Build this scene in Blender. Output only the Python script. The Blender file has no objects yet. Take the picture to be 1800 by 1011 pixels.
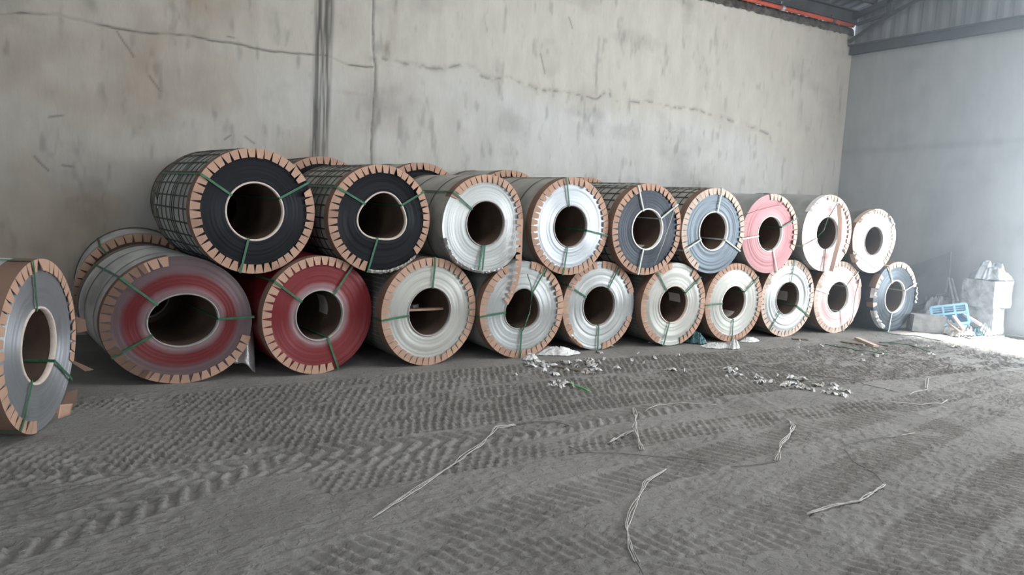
import bpy, math, random
import numpy as np
from mathutils import Matrix, Vector
R_ = math.radians
rng = np.random.default_rng(7); random.seed(7)
scn = bpy.context.scene
COL = scn.collection

# ---------------------------------------------------------------- camera
F = 1297.0; CX, CY = 900.0, 505.5; CAMH = 1.66
_X = np.array([2250.0, -43.5, F]); _X /= np.linalg.norm(_X)
_Y = np.array([-751.0, -193.5, F]); _Y -= _X * (_Y @ _X); _Y /= np.linalg.norm(_Y)
_Z = np.cross(_Y, _X); _Z = _Z if _Z[1] < 0 else -_Z
RW = np.array([_X, _Y, _Z])
def ray(px, py): return RW @ np.array([px - CX, py - CY, F])
def gnd(px, py, z=0.0):
    r = ray(px, py); t = (z - CAMH) / r[2]; return (r[0] * t, r[1] * t)
def atY(px, py, y):
    r = ray(px, py); t = y / r[1]; return (r[0] * t, CAMH + r[2] * t)
def atX(px, py, x):
    r = ray(px, py); t = x / r[0]; return (r[1] * t, CAMH + r[2] * t)
cam = bpy.data.cameras.new('camera'); co = bpy.data.objects.new('camera', cam); COL.objects.link(co)
cam.sensor_width = 36; cam.lens = F / 1800 * 36; cam.clip_start = 0.05; cam.clip_end = 200
r, u, b = RW @ np.array([1, 0, 0]), RW @ np.array([0, -1, 0]), RW @ np.array([0, 0, -1])
co.matrix_world = Matrix(((r[0], u[0], b[0], 0), (r[1], u[1], b[1], 0), (r[2], u[2], b[2], CAMH), (0, 0, 0, 1)))
scn.camera = co
scn.view_settings.view_transform = 'Standard'; scn.view_settings.look = 'None'
scn.view_settings.gamma = 1; scn.view_settings.use_curve_mapping = False
scn.view_settings.exposure = 0.0

# ---------------------------------------------------------------- light
W = bpy.data.worlds.new('daylight'); scn.world = W; W.use_nodes = True
W.node_tree.nodes['Background'].inputs[0].default_value = (0.80, 0.88, 1.0, 1)
W.node_tree.nodes['Background'].inputs[1].default_value = 1.0
def area(name, loc, tgt, sx, sy, power, color, spread=180):
    l = bpy.data.lights.new(name, 'AREA'); l.shape = 'RECTANGLE'; l.size = sx; l.size_y = sy
    l.energy = power; l.color = color; l.spread = R_(spread)
    o = bpy.data.objects.new(name, l); COL.objects.link(o); o.location = loc
    o.rotation_euler = (Vector(tgt) - Vector(loc)).to_track_quat('-Z', 'Y').to_euler()
    return o
WX, WY = 12.1, 8.97          # end wall plane and long wall plane
# daylight through the big gateway of the end wall, just right of the frame
area('gateway_daylight', (WX - 0.05, 2.6, 2.1), (0, 4.6, 1.2), 5.6, 4.0, 820, (0.90, 0.96, 1.0))
# daylight through the open front side of the shed
area('front_daylight', (7.5, -8.5, 4.0), (7.5, 9, 2.8), 8.0, 2.6, 560, (1.0, 0.98, 0.94))
# added overhead fill under the closed roof, brightens the coil tops
area('overhead_fill', (6.0, 3.2, 6.1), (6.0, 5.0, 0), 9.0, 1.6, 280, (1.0, 0.98, 0.94))
# daylight through a side opening at the left, behind the camera
area('side_daylight', (-6.6, -3.5, 2.6), (0.7, 7.0, 1.6), 3.0, 3.0, 240, (0.92, 0.97, 1.0))
# sun falling through the gateway onto the floor by the end wall
sl = bpy.data.lights.new('sun', 'SUN'); sl.energy = 16.0; sl.angle = R_(4); sl.color = (1.0, 0.98, 0.95)
so = bpy.data.objects.new('sun', sl); COL.objects.link(so); so.rotation_euler = Vector((-1.0, .50, -2.0)).to_track_quat('-Z', 'Y').to_euler()

# ---------------------------------------------------------------- helpers
def nodemat(name, col, rough=0.7, metal=0.0, var=0.25, scale=6.0, bump=0.0, bscale=40.0, col2=None, spec=0.4, stretch=(1, 1, 1)):
    m = bpy.data.materials.new(name); m.use_nodes = True
    nt = m.node_tree; N = nt.nodes; L = nt.links; B = N['Principled BSDF']
    B.inputs['Roughness'].default_value = rough; B.inputs['Metallic'].default_value = metal
    B.inputs['Specular IOR Level'].default_value = spec
    tc = N.new('ShaderNodeTexCoord'); mp = N.new('ShaderNodeMapping'); mp.inputs['Scale'].default_value = stretch
    L.new(tc.outputs['Object'], mp.inputs[0])
    n = N.new('ShaderNodeTexNoise'); n.inputs['Scale'].default_value = scale; n.inputs['Detail'].default_value = 6
    L.new(mp.outputs[0], n.inputs[0])
    rp = N.new('ShaderNodeValToRGB'); c = np.array(col[:3])
    c2 = np.array(col2[:3]) if col2 is not None else c * (1 - var)
    rp.color_ramp.elements[0].position = 0.35; rp.color_ramp.elements[1].position = 0.65
    rp.color_ramp.elements[0].color = (*c2, 1); rp.color_ramp.elements[1].color = (*np.minimum(c * (1 + var * 0.3), 1), 1)
    L.new(n.outputs[0], rp.inputs[0]); L.new(rp.outputs[0], B.inputs['Base Color'])
    if bump:
        n2 = N.new('ShaderNodeTexNoise'); n2.inputs['Scale'].default_value = bscale; n2.inputs['Detail'].default_value = 5
        L.new(mp.outputs[0], n2.inputs[0])
        bp = N.new('ShaderNodeBump'); bp.inputs['Strength'].default_value = bump; bp.inputs['Distance'].default_value = 0.02
        L.new(n2.outputs[0], bp.inputs['Height']); L.new(bp.outputs[0], B.inputs['Normal'])
    return m

def ringmat(name, stops, rough, metal, amp=0.35):
    """coil edge: concentric sheet layers following the vertex attribute 'rad' (0 bore .. 1 rim)"""
    m = bpy.data.materials.new(name); m.use_nodes = True
    nt = m.node_tree; N = nt.nodes; L = nt.links; B = N['Principled BSDF']
    B.inputs['Roughness'].default_value = rough; B.inputs['Metallic'].default_value = metal
    B.inputs['Anisotropic'].default_value = 0.8; B.inputs['Anisotropic Rotation'].default_value = 0.25
    tg = N.new('ShaderNodeTangent'); tg.direction_type = 'RADIAL'; tg.axis = 'Y'; L.new(tg.outputs[0], B.inputs['Tangent'])
    at = N.new('ShaderNodeAttribute'); at.attribute_name = 'rad'
    oi = N.new('ShaderNodeObjectInfo')
    w = N.new('ShaderNodeMath'); w.operation = 'MULTIPLY_ADD'; w.inputs[1].default_value = 1.0
    mo = N.new('ShaderNodeMath'); mo.operation = 'MULTIPLY'; mo.inputs[1].default_value = 37.0
    L.new(oi.outputs['Random'], mo.inputs[0]); L.new(at.outputs['Fac'], w.inputs[0]); L.new(mo.outputs[0], w.inputs[2])
    n1 = N.new('ShaderNodeTexNoise'); n1.noise_dimensions = '1D'; n1.inputs['Scale'].default_value = 60; n1.inputs['Detail'].default_value = 8; n1.inputs['Roughness'].default_value = 0.75
    L.new(w.outputs[0], n1.inputs['W'])
    tc = N.new('ShaderNodeTexCoord'); n2 = N.new('ShaderNodeTexNoise'); n2.inputs['Scale'].default_value = 5; n2.inputs['Detail'].default_value = 6
    L.new(tc.outputs['Object'], n2.inputs[0])
    rp = N.new('ShaderNodeValToRGB'); e = rp.color_ramp.elements
    while len(e) > 1: e.remove(e[-1])
    for i, (p, c) in enumerate(stops):
        k = e[0] if i == 0 else e.new(p)
        k.position = p; k.color = (*c, 1)
    # wobble the stops a little with noise
    wob = N.new('ShaderNodeMath'); wob.operation = 'MULTIPLY_ADD'; wob.inputs[1].default_value = 0.14
    sb = N.new('ShaderNodeMath'); sb.operation = 'SUBTRACT'; sb.inputs[1].default_value = 0.5
    L.new(n2.outputs[0], sb.inputs[0]); L.new(sb.outputs[0], wob.inputs[0]); L.new(at.outputs['Fac'], wob.inputs[2]); L.new(wob.outputs[0], rp.inputs[0])
    mr = N.new('ShaderNodeMapRange'); mr.inputs[1].default_value = 0.3; mr.inputs[2].default_value = 0.7
    mr.inputs[3].default_value = 1 - amp; mr.inputs[4].default_value = 1 + amp * 0.5
    L.new(n1.outputs[0], mr.inputs[0])
    mx = N.new('ShaderNodeVectorMath'); mx.operation = 'SCALE'
    L.new(rp.outputs[0], mx.inputs[0]); L.new(mr.outputs[0], mx.inputs['Scale']); L.new(mx.outputs[0], B.inputs['Base Color'])
    bp = N.new('ShaderNodeBump'); bp.inputs['Strength'].default_value = 0.35; bp.inputs['Distance'].default_value = 0.003
    L.new(n1.outputs[0], bp.inputs['Height']); L.new(bp.outputs[0], B.inputs['Normal'])
    return m

M = {}
M['card'] = nodemat('brown_fibreboard', (0.45, 0.285, 0.21), 0.8, 0, 0.16, 5, 0.1, 60)
M['card_dusty'] = nodemat('dusty_fibreboard', (0.62, 0.50, 0.42), 0.8, 0, 0.2, 6)
M['band'] = nodemat('brown_edge_band', (0.24, 0.15, 0.11), 0.75, 0, 0.25, 4)
M['rearband'] = nodemat('dusty_rear_band', (0.25, 0.215, 0.185), 0.8, 0, 0.25, 4)
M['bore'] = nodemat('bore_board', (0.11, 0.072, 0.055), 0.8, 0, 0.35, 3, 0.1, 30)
M['rim_pale'] = nodemat('pale_core_rim', (0.62, 0.54, 0.48), 0.7, 0, 0.15, 20)
M['rim_white'] = nodemat('white_core_rim', (0.85, 0.84, 0.82), 0.6, 0, 0.1, 20)
M['rim_dull'] = nodemat('dull_core_rim', (0.36, 0.34, 0.33), 0.6, 0.2, 0.2, 20)
M['strap_g'] = nodemat('green_strap', (0.035, 0.14, 0.075), 0.45, 0, 0.3, 30)
M['strap_w'] = nodemat('pale_strap', (0.50, 0.56, 0.52), 0.45, 0, 0.2, 30)
M['strap_d'] = nodemat('dark_steel_band', (0.05, 0.055, 0.05), 0.5, 0.3, 0.3, 30)
M['film_w'] = nodemat('dusty_white_wrap', (0.68, 0.70, 0.69), 0.5, 0.1, 0.45, 3, 0.25, 9, stretch=(1, 0.5, 1))
M['film_g'] = nodemat('dusty_grey_wrap', (0.43, 0.425, 0.39), 0.6, 0.1, 0.3, 3, 0.2, 9)
M['film_b'] = nodemat('grey_blue_wrap', (0.44, 0.46, 0.45), 0.5, 0.15, 0.3, 3, 0.2, 9)
M['film_d'] = nodemat('dull_silver_wrap', (0.26, 0.26, 0.25), 0.5, 0.25, 0.4, 3, 0.2, 9)
M['film_r'] = nodemat('red_sheet_wrap', (0.22, 0.012, 0.018), 0.4, 0.1, 0.3, 4)
M['film_k'] = nodemat('dark_sheet_wrap', (0.05, 0.06, 0.08), 0.4, 0.3, 0.3, 4)
M['net'] = nodemat('black_net_band', (0.022, 0.026, 0.026), 0.5, 0, 0.3, 20)
M['rib'] = nodemat('silver_rib_band', (0.5, 0.5, 0.47), 0.4, 0.5, 0.4, 20)
M['paper'] = nodemat('paper_label', (0.55, 0.52, 0.48), 0.8, 0, 0.12, 8)
M['white'] = nodemat('white_torn_film', (0.75, 0.76, 0.76), 0.5, 0, 0.35, 9, 0.3, 25)
M['twine'] = nodemat('white_twine', (0.50, 0.49, 0.47), 0.8, 0, 0.3, 30)
M['twine_d'] = nodemat('dusty_twine', (0.17, 0.165, 0.16), 0.9, 0, 0.2, 30)
M['wood'] = nodemat('raw_timber', (0.52, 0.36, 0.27), 0.8, 0, 0.3, 6, 0.2, 40, stretch=(1, 8, 8))
M['wood_g'] = nodemat('dusty_timber', (0.19, 0.165, 0.14), 0.9, 0, 0.3, 6, 0.2, 40, stretch=(1, 8, 8))
M['foil'] = nodemat('silver_foil', (0.62, 0.62, 0.63), 0.35, 0.6, 0.3, 6, 0.3, 14)
M['teal'] = nodemat('teal_film', (0.05, 0.15, 0.17), 0.4, 0, 0.5, 12, 0.4, 25)
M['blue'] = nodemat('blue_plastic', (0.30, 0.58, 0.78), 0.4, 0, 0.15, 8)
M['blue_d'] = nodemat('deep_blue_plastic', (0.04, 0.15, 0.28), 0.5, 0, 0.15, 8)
M['steel'] = nodemat('dark_grey_steel', (0.075, 0.082, 0.092), 0.7, 0.1, 0.3, 3, 0.1, 20)
M['orange'] = nodemat('orange_pipe_paint', (0.50, 0.09, 0.05), 0.5, 0, 0.25, 3)
M['mould'] = nodemat('rough_mortar', (0.10, 0.095, 0.09), 0.95, 0, 0.5, 10, 0.5, 30)
M['clad'] = nodemat('grey_sheet_cladding', (0.30, 0.325, 0.345), 0.55, 0.2, 0.3, 1.5, stretch=(1, 6, 0.6))
M['roof'] = nodemat('dark_roof_sheet', (0.13, 0.145, 0.16), 0.55, 0.3, 0.3, 1.5)
M['junk'] = nodemat('dusty_grey_board', (0.23, 0.25, 0.27), 0.8, 0, 0.2, 4)
M['bag'] = nodemat('grey_plastic_bag', (0.33, 0.36, 0.39), 0.5, 0, 0.4, 7, 0.6, 12)
M['bale'] = nodemat('crushed_bale', (0.44, 0.45, 0.46), 0.8, 0, 0.4, 9, 0.8, 18)
M['carton'] = nodemat('dusty_carton', (0.30, 0.30, 0.30), 0.85, 0, 0.25, 6, 0.2, 20)
sil = (0.62, 0.63, 0.62)
M['f_silver'] = ringmat('silver_sheet_edges', [(0, (0.46, 0.48, 0.48)), (1, (0.40, 0.42, 0.42))], 0.38, 0.6, 0.3)
M['f_blue'] = ringmat('bluish_silver_sheet_edges', [(0, (0.40, 0.43, 0.46)), (1, (0.41, 0.44, 0.47))], 0.36, 0.65, 0.22)
M['f_cream'] = ringmat('dull_cream_sheet_edges', [(0, (0.44, 0.44, 0.41)), (1, (0.39, 0.395, 0.37))], 0.45, 0.45, 0.2)
M['f_white'] = ringmat('white_sheet_edges', [(0, (0.85, 0.85, 0.83)), (1, (0.85, 0.85, 0.83))], 0.5, 0.1, 0.10)
M['f_black'] = ringmat('black_sheet_edges', [(0, (0.015, 0.017, 0.021)), (1, (0.008, 0.009, 0.012))], 0.40, 0.5, 0.4)
M['f_black'].node_tree.nodes['Principled BSDF'].inputs['Specular IOR Level'].default_value = 0.2
M['f_navy'] = ringmat('navy_sheet_edges', [(0, (0.026, 0.032, 0.042)), (1, (0.02, 0.026, 0.036))], 0.38, 0.6, 0.3)
M['f_steelblue'] = ringmat('steel_blue_sheet_edges', [(0, (0.10, 0.12, 0.14)), (1, (0.08, 0.10, 0.12))], 0.36, 0.7, 0.25)
M['f_red'] = ringmat('red_sheet_edges', [(0, (0.30, 0.23, 0.24)), (0.16, (0.24, 0.12, 0.13)), (0.27, (0.17, 0.016, 0.02)), (1, (0.15, 0.012, 0.017))], 0.42, 0.25, 0.3)
M['f_redgrey'] = ringmat('red_and_grey_sheet_edges', [(0, (0.24, 0.19, 0.20)), (0.14, (0.22, 0.12, 0.13)), (0.25, (0.16, 0.022, 0.026)), (0.48, (0.16, 0.022, 0.026)), (0.62, (0.16, 0.105, 0.115)), (1, (0.14, 0.105, 0.115))], 0.42, 0.25, 0.22)
M['f_pink'] = ringmat('faded_red_sheet_edges', [(0, (0.34, 0.18, 0.19)), (0.5, (0.27, 0.11, 0.12)), (1, (0.29, 0.14, 0.15))], 0.4, 0.4, 0.25)
M['f_pale'] = ringmat('pale_pink_sheet_edges', [(0, (0.72, 0.66, 0.64)), (0.35, (0.66, 0.34, 0.35)), (0.6, (0.72, 0.58, 0.56)), (1, (0.72, 0.56, 0.54))], 0.42, 0.35, 0.2)

def mesh_obj(name, V, Fc, mat, parent=None, smooth=False, attrs=None):
    me = bpy.data.meshes.new(name); me.from_pydata([tuple(map(float, v)) for v in V], [], [tuple(map(int, f)) for f in Fc]); me.update()
    if smooth: me.shade_smooth()
    if attrs:
        for k, a in attrs.items():
            at = me.attributes.new(k, 'FLOAT', 'POINT'); at.data.foreach_set('value', np.asarray(a, dtype=np.float32))
    if mat is not None: me.materials.append(mat if not isinstance(mat, str) else M[mat])
    o = bpy.data.objects.new(name, me); COL.objects.link(o)
    if parent is not None: o.parent = parent
    return o
def thing(name, label, cat, loc=(0, 0, 0), rz=0.0, group=None):
    o = bpy.data.objects.new(name, None); COL.objects.link(o); o.empty_display_size = 0.1
    o.location = loc; o.rotation_euler = (0, 0, rz); o['label'] = label; o['category'] = cat
    if group: o['group'] = group
    return o
def tag(o, label, cat, group=None):
    o['label'] = label; o['category'] = cat
    if group: o['group'] = group
    return o
def struct(o): o['kind'] = 'structure'; return o
class MB:
    def __init__(s): s.V = []; s.F = []
    def add(s, V, Fc):
        n = len(s.V); s.V += [tuple(v) for v in V]; s.F += [tuple(n + i for i in f) for f in Fc]
    def box(s, c, d, rot=None, jit=0):
        c = Vector(c); P = []
        for x in (-.5, .5):
            for y in (-.5, .5):
                for z in (-.5, .5):
                    p = Vector((x * d[0], y * d[1], z * d[2]))
                    if jit: p += Vector([random.uniform(-jit, jit) for _ in range(3)])
                    if rot is not None: p = rot @ p
                    P.append(c + p)
        s.add(P, [(0, 1, 3, 2), (4, 6, 7, 5), (0, 4, 5, 1), (2, 3, 7, 6), (0, 2, 6, 4), (1, 5, 7, 3)])
    def bar(s, a, b, w, h):
        a = Vector(a); b = Vector(b); d = b - a
        q = d.to_track_quat('X', 'Z').to_matrix(); s.box((a + b) / 2, (d.length, w, h), q)
    def tube(s, pts, rad, n=8, closed_ends=True):
        pts = [Vector(p) for p in pts]; rings = []
        for i, p in enumerate(pts):
            d = (pts[min(i + 1, len(pts) - 1)] - pts[max(i - 1, 0)]).normalized()
            q = d.to_track_quat('Z', 'Y').to_matrix(); rr = rad[i] if hasattr(rad, '__len__') else rad
            rings.append([p + q @ Vector((math.cos(2 * math.pi * k / n) * rr, math.sin(2 * math.pi * k / n) * rr, 0)) for k in range(n)])
        V = [v for rg in rings for v in rg]; Fc = []
        for i in range(len(pts) - 1):
            for k in range(n):
                Fc.append((i * n + k, i * n + (k + 1) % n, (i + 1) * n + (k + 1) % n, (i + 1) * n + k))
        if closed_ends: Fc.append(tuple(range(n))[::-1]); Fc.append(tuple(range(len(V) - n, len(V))))
        s.add(V, Fc)
    def obj(s, name, mat, parent=None, smooth=False): return mesh_obj(name, s.V, s.F, mat, parent, smooth)

# value-noise on arrays
def vnoise(x, y, seed):
    g = np.random.default_rng(seed).random((256, 256))
    xi = np.floor(x).astype(int); yi = np.floor(y).astype(int); fx = x - xi; fy = y - yi
    fx = fx * fx * (3 - 2 * fx); fy = fy * fy * (3 - 2 * fy)
    a = g[xi % 256, yi % 256]; b = g[(xi + 1) % 256, yi % 256]; c = g[xi % 256, (yi + 1) % 256]; d = g[(xi + 1) % 256, (yi + 1) % 256]
    return (a * (1 - fx) + b * fx) * (1 - fy) + (c * (1 - fx) + d * fx) * fy
def fbm(x, y, seed, oct=4, gain=0.5):
    s = 0; a = 1; t = 0
    for o in range(oct):
        s = s + a * vnoise(x * 2 ** o, y * 2 ** o, seed + o); t += a; a *= gain
    return s / t
def grid_mesh(name, P, nx, ny, mat, attrs=None, smooth=True):
    """P: (nx*ny,3), index i*ny+j"""
    me = bpy.data.meshes.new(name)
    i = np.arange(nx - 1)[:, None] * ny; j = np.arange(ny - 1)[None, :]
    a = (i + j).ravel(); q = np.stack([a, a + ny, a + ny + 1, a + 1], 1).astype(np.int32)
    nf = len(q)
    me.vertices.add(len(P)); me.vertices.foreach_set('co', P.astype(np.float32).ravel())
    me.loops.add(nf * 4); me.loops.foreach_set('vertex_index', q.ravel())
    me.polygons.add(nf); me.polygons.foreach_set('loop_start', np.arange(0, nf * 4, 4, dtype=np.int32))
    me.polygons.foreach_set('loop_total', np.full(nf, 4, dtype=np.int32))
    me.update(calc_edges=True)
    if smooth: me.shade_smooth()
    for k, v in (attrs or {}).items():
        at = me.attributes.new(k, 'FLOAT', 'POINT'); at.data.foreach_set('value', v.astype(np.float32).ravel())
    me.materials.append(mat)
    o = bpy.data.objects.new(name, me); COL.objects.link(o); return o

def seg_dist(x, y, pts):
    """distance to a polyline and arc position"""
    best = np.full(x.shape, 1e9); arc = np.zeros(x.shape); s0 = 0; side = np.zeros(x.shape)
    for (ax, ay), (bx, by) in zip(pts[:-1], pts[1:]):
        dx, dy = bx - ax, by - ay; L = math.hypot(dx, dy)
        t = np.clip(((x - ax) * dx + (y - ay) * dy) / (L * L), 0, 1)
        ex = x - ax - t * dx; ey = y - ay - t * dy; d = np.hypot(ex, ey); m = d < best
        best = np.where(m, d, best); arc = np.where(m, s0 + t * L, arc); side = np.where(m, np.sign(dx * ey - dy * ex), side); s0 += L
    return best, arc, side

# ---------------------------------------------------------------- floor: trodden cement dust with tyre tracks
def axis(lo, a, b, hi, fine, coarse):
    return np.concatenate([np.arange(lo, a, coarse), np.arange(a, b, fine), np.arange(b, hi + 1e-6, coarse)])
fx = np.concatenate([np.arange(-7, -1.2, .35), np.arange(-1.2, 6.2, .0125), np.arange(6.2, 12.6, .021), np.arange(12.6, 18.2, .35)])
fy = np.concatenate([np.arange(-9, 1.3, .35), np.arange(1.3, 4.7, .0105), np.arange(4.7, 6.5, .015), np.arange(6.5, 9.2, .06)])
GX, GY = np.meshgrid(fx, fy, indexing='ij')
jx = GX + 0.012 * (fbm(GX * 14, GY * 14, 91, 2) - .5); jy = GY + 0.012 * (fbm(GX * 14, GY * 14, 95, 2) - .5)
H = 0.022 * (fbm(GX * 1.1, GY * 1.1, 1, 3) - 0.5) + 0.012 * (fbm(GX * 6, GY * 6, 11, 4) - 0.5)
def track(H, pts, width, spacing, depth, kind, seed):
    d, s, side = seg_dist(jx, jy, pts); w = d * side / (width / 2)     # -1..1 across
    mask = np.clip((1 - np.abs(w)) * 5, 0, 1)
    n = fbm(GX * 5, GY * 5, seed, 3); wear = np.clip((n - 0.22) * 4, 0, 1)
    if kind == 'chevron': ph = s / spacing + np.abs(w) * 1.1 + 0.35 * n
    elif kind == 'bar': ph = s / spacing + 0.9 * w + 0.25 * n
    elif kind == 'stud':
        ln = (w + 1) * 2.5; li = np.floor(ln); ph = s / spacing + 0.5 * (li % 2) + 0.5 * n
        ci = np.floor(ph); cell = vnoise(ci + li * 17.3, li * 3.1 + ci * .37, seed + 7)
        fr = ph - ci; cres = np.clip(1 - ((fr - .5) / .36) ** 2, 0, 1) * np.clip(np.sin(np.pi * (ln - li)) * 1.3, 0, 1)
        tail = np.clip(1 - ((fr - .92) / .2) ** 2, 0, 1) * np.clip(np.sin(np.pi * (ln - li)) * 1.3, 0, 1)
        return H * (1 - .3 * mask) + depth * mask * wear * (-.9 * cres * (.35 + cell) + .5 * tail * (.3 + cell))
    v = np.sin(2 * np.pi * ph); lug = np.clip(v * 2.4, -0.5, 1) * 0.6
    if False: lug = lug * np.clip(np.sin((w + 1) * 3.0 * np.pi * 2) * 1.5 + .8, 0, 1)
    rim = np.exp(-((np.abs(w) - 1.05) / 0.10) ** 2) * 0.7
    return H * (1 - 0.35 * mask) + depth * mask * wear * lug * (0.6 + .4 * n) - depth * 0.35 * mask + depth * rim * wear * wear * (n - .3) * 0.8
def G(*a): return [gnd(*p) for p in a]
for i, yy in enumerate((6.15, 5.82, 5.47, 5.15, 4.85)):
    H = track(H, [(-1.0, yy - .12), (4, yy + .05 * (i % 2)), (7.5, yy - 0.22), (12.5, yy - 0.5)], 0.34, 0.066 + .008 * (i % 2), 0.030, 'stud', 20 + i)
H = track(H, G((-40, 830), (300, 835), (700, 800), (1250, 700)), 0.30, 0.105, 0.02, 'chevron', 31)
H = track(H, G((-60, 985), (200, 900), (480, 800), (900, 760)), 0.34, 0.13, 0.026, 'chevron', 32)
H = track(H, G((500, 1011), (900, 900), (1250, 800), (1800, 655)), 0.36, 0.085, 0.018, 'bar', 33)
H = track(H, G((560, 850), (900, 800), (1300, 740), (1700, 690)), 0.30, 0.07, 0.02, 'stud', 34)
H = track(H, G((1180, 1011), (1480, 830), (1800, 690)), 0.33, 0.068, 0.015, 'bar', 35)
H = track(H, G((1500, 1080), (1640, 930), (1900, 760)), 0.40, 0.070, 0.017, 'bar', 36)
H = track(H, G((1760, 1080), (1850, 930), (1980, 830)), 0.30, 0.070, 0.015, 'bar', 37)
H = track(H, G((700, 990), (1000, 960), (1400, 940)), 0.28, 0.08, 0.012, 'bar', 38)
H = H * .95 + 0.010 * (fbm(jx * 8, jy * 16, 53, 4, .6) - .5) - 0.006 * np.clip(.12 - np.abs(fbm(jx * 7, jy * 15, 153, 4, .6) - .5), 0, 1) / .12 * np.clip(fbm(GX * 2, GY * 2, 161, 2) * 3 - 1.1, 0, 1) + 0.016 * (fbm(jx * 26, jy * 40, 51, 2) ** 2 - .3) * np.clip(fbm(GX * 1.5, GY * 1.5, 61, 2) * 2 - .4, 0, 1)
# shallow long drag ruts
for a in (G((0, 700), (300, 760), (700, 820), (1250, 815)), G((1210, 630), (1360, 720), (1500, 790), (1640, 870)), G((640, 885), (1050, 900), (1400, 880))):
    d, s, sd = seg_dist(jx, jy, a); H = H - 0.005 * np.exp(-(d / 0.03) ** 2) * (fbm(GX * 3, GY * 3, 99, 2)) + 0.003 * np.exp(-((d - .07) / 0.03) ** 2)
bank = np.clip((GY - 6.28) / 0.2, 0, 1)
H = H * (1 - bank) + (-0.004 + 0.004 * fbm(GX * 9, GY * 9, 71, 3)) * bank
for cx_, cy_, rr_ in ((-0.2, 5.6, 0.75),):
    k = np.clip(1.5 - np.hypot((GX - cx_) / .9, (GY - cy_) / .6) / rr_, 0, 1); H = H * (1 - k) + -0.003 * k
H = np.where(GY < 1.0, 0.3 * H, H); H = H - 0.004
fm = bpy.data.materials.new('trodden_cement_dust'); fm.use_nodes = True
nt = fm.node_tree; N = nt.nodes; L = nt.links; B = N['Principled BSDF']; B.inputs['Roughness'].default_value = 0.95; B.inputs['Specular IOR Level'].default_value = 0.15
tc = N.new('ShaderNodeTexCoord'); na = N.new('ShaderNodeTexNoise'); na.inputs['Scale'].default_value = 1.3; na.inputs['Detail'].default_value = 8
rp = N.new('ShaderNodeValToRGB'); rp.color_ramp.elements[0].position = .3; rp.color_ramp.elements[1].position = .7
rp.color_ramp.elements[0].color = (.20, .196, .187, 1); rp.color_ramp.elements[1].color = (.27, .265, .255, 1)
nb = N.new('ShaderNodeTexNoise'); nb.inputs['Scale'].default_value = 70; nb.inputs['Detail'].default_value = 6
bp = N.new('ShaderNodeBump'); bp.inputs['Strength'].default_value = .5; bp.inputs['Distance'].default_value = .010
L.new(tc.outputs['Object'], na.inputs[0]); L.new(tc.outputs['Object'], nb.inputs[0]); L.new(na.outputs[0], rp.inputs[0]); L.new(rp.outputs[0], B.inputs['Base Color'])
mq = N.new('ShaderNodeMapping'); mq.inputs['Scale'].default_value = (.55, 1.2, 1); L.new(tc.outputs['Object'], mq.inputs[0])
nc = N.new('ShaderNodeTexNoise'); nc.inputs['Scale'].default_value = 20; nc.inputs['Detail'].default_value = 5; nc.inputs['Distortion'].default_value = .6; L.new(mq.outputs[0], nc.inputs[0])
sr = N.new('ShaderNodeMapRange'); sr.inputs[1].default_value = .53; sr.inputs[2].default_value = .60; L.new(nc.outputs[0], sr.inputs[0])
b2 = N.new('ShaderNodeBump'); b2.inputs['Strength'].default_value = .55; b2.inputs['Distance'].default_value = .010
L.new(nb.outputs[0], bp.inputs['Height']); L.new(sr.outputs[0], b2.inputs['Height']); L.new(bp.outputs[0], b2.inputs['Normal']); L.new(b2.outputs[0], B.inputs['Normal'])
struct(grid_mesh('floor', np.stack([GX.ravel(), GY.ravel(), H.ravel()], 1), len(fx), len(fy), fm))
def hfloor(x, y):
    i = int(np.clip(np.searchsorted(fx, x), 1, len(fx) - 1)); j = int(np.clip(np.searchsorted(fy, y), 1, len(fy) - 1)); return float(H[i, j])

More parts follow.
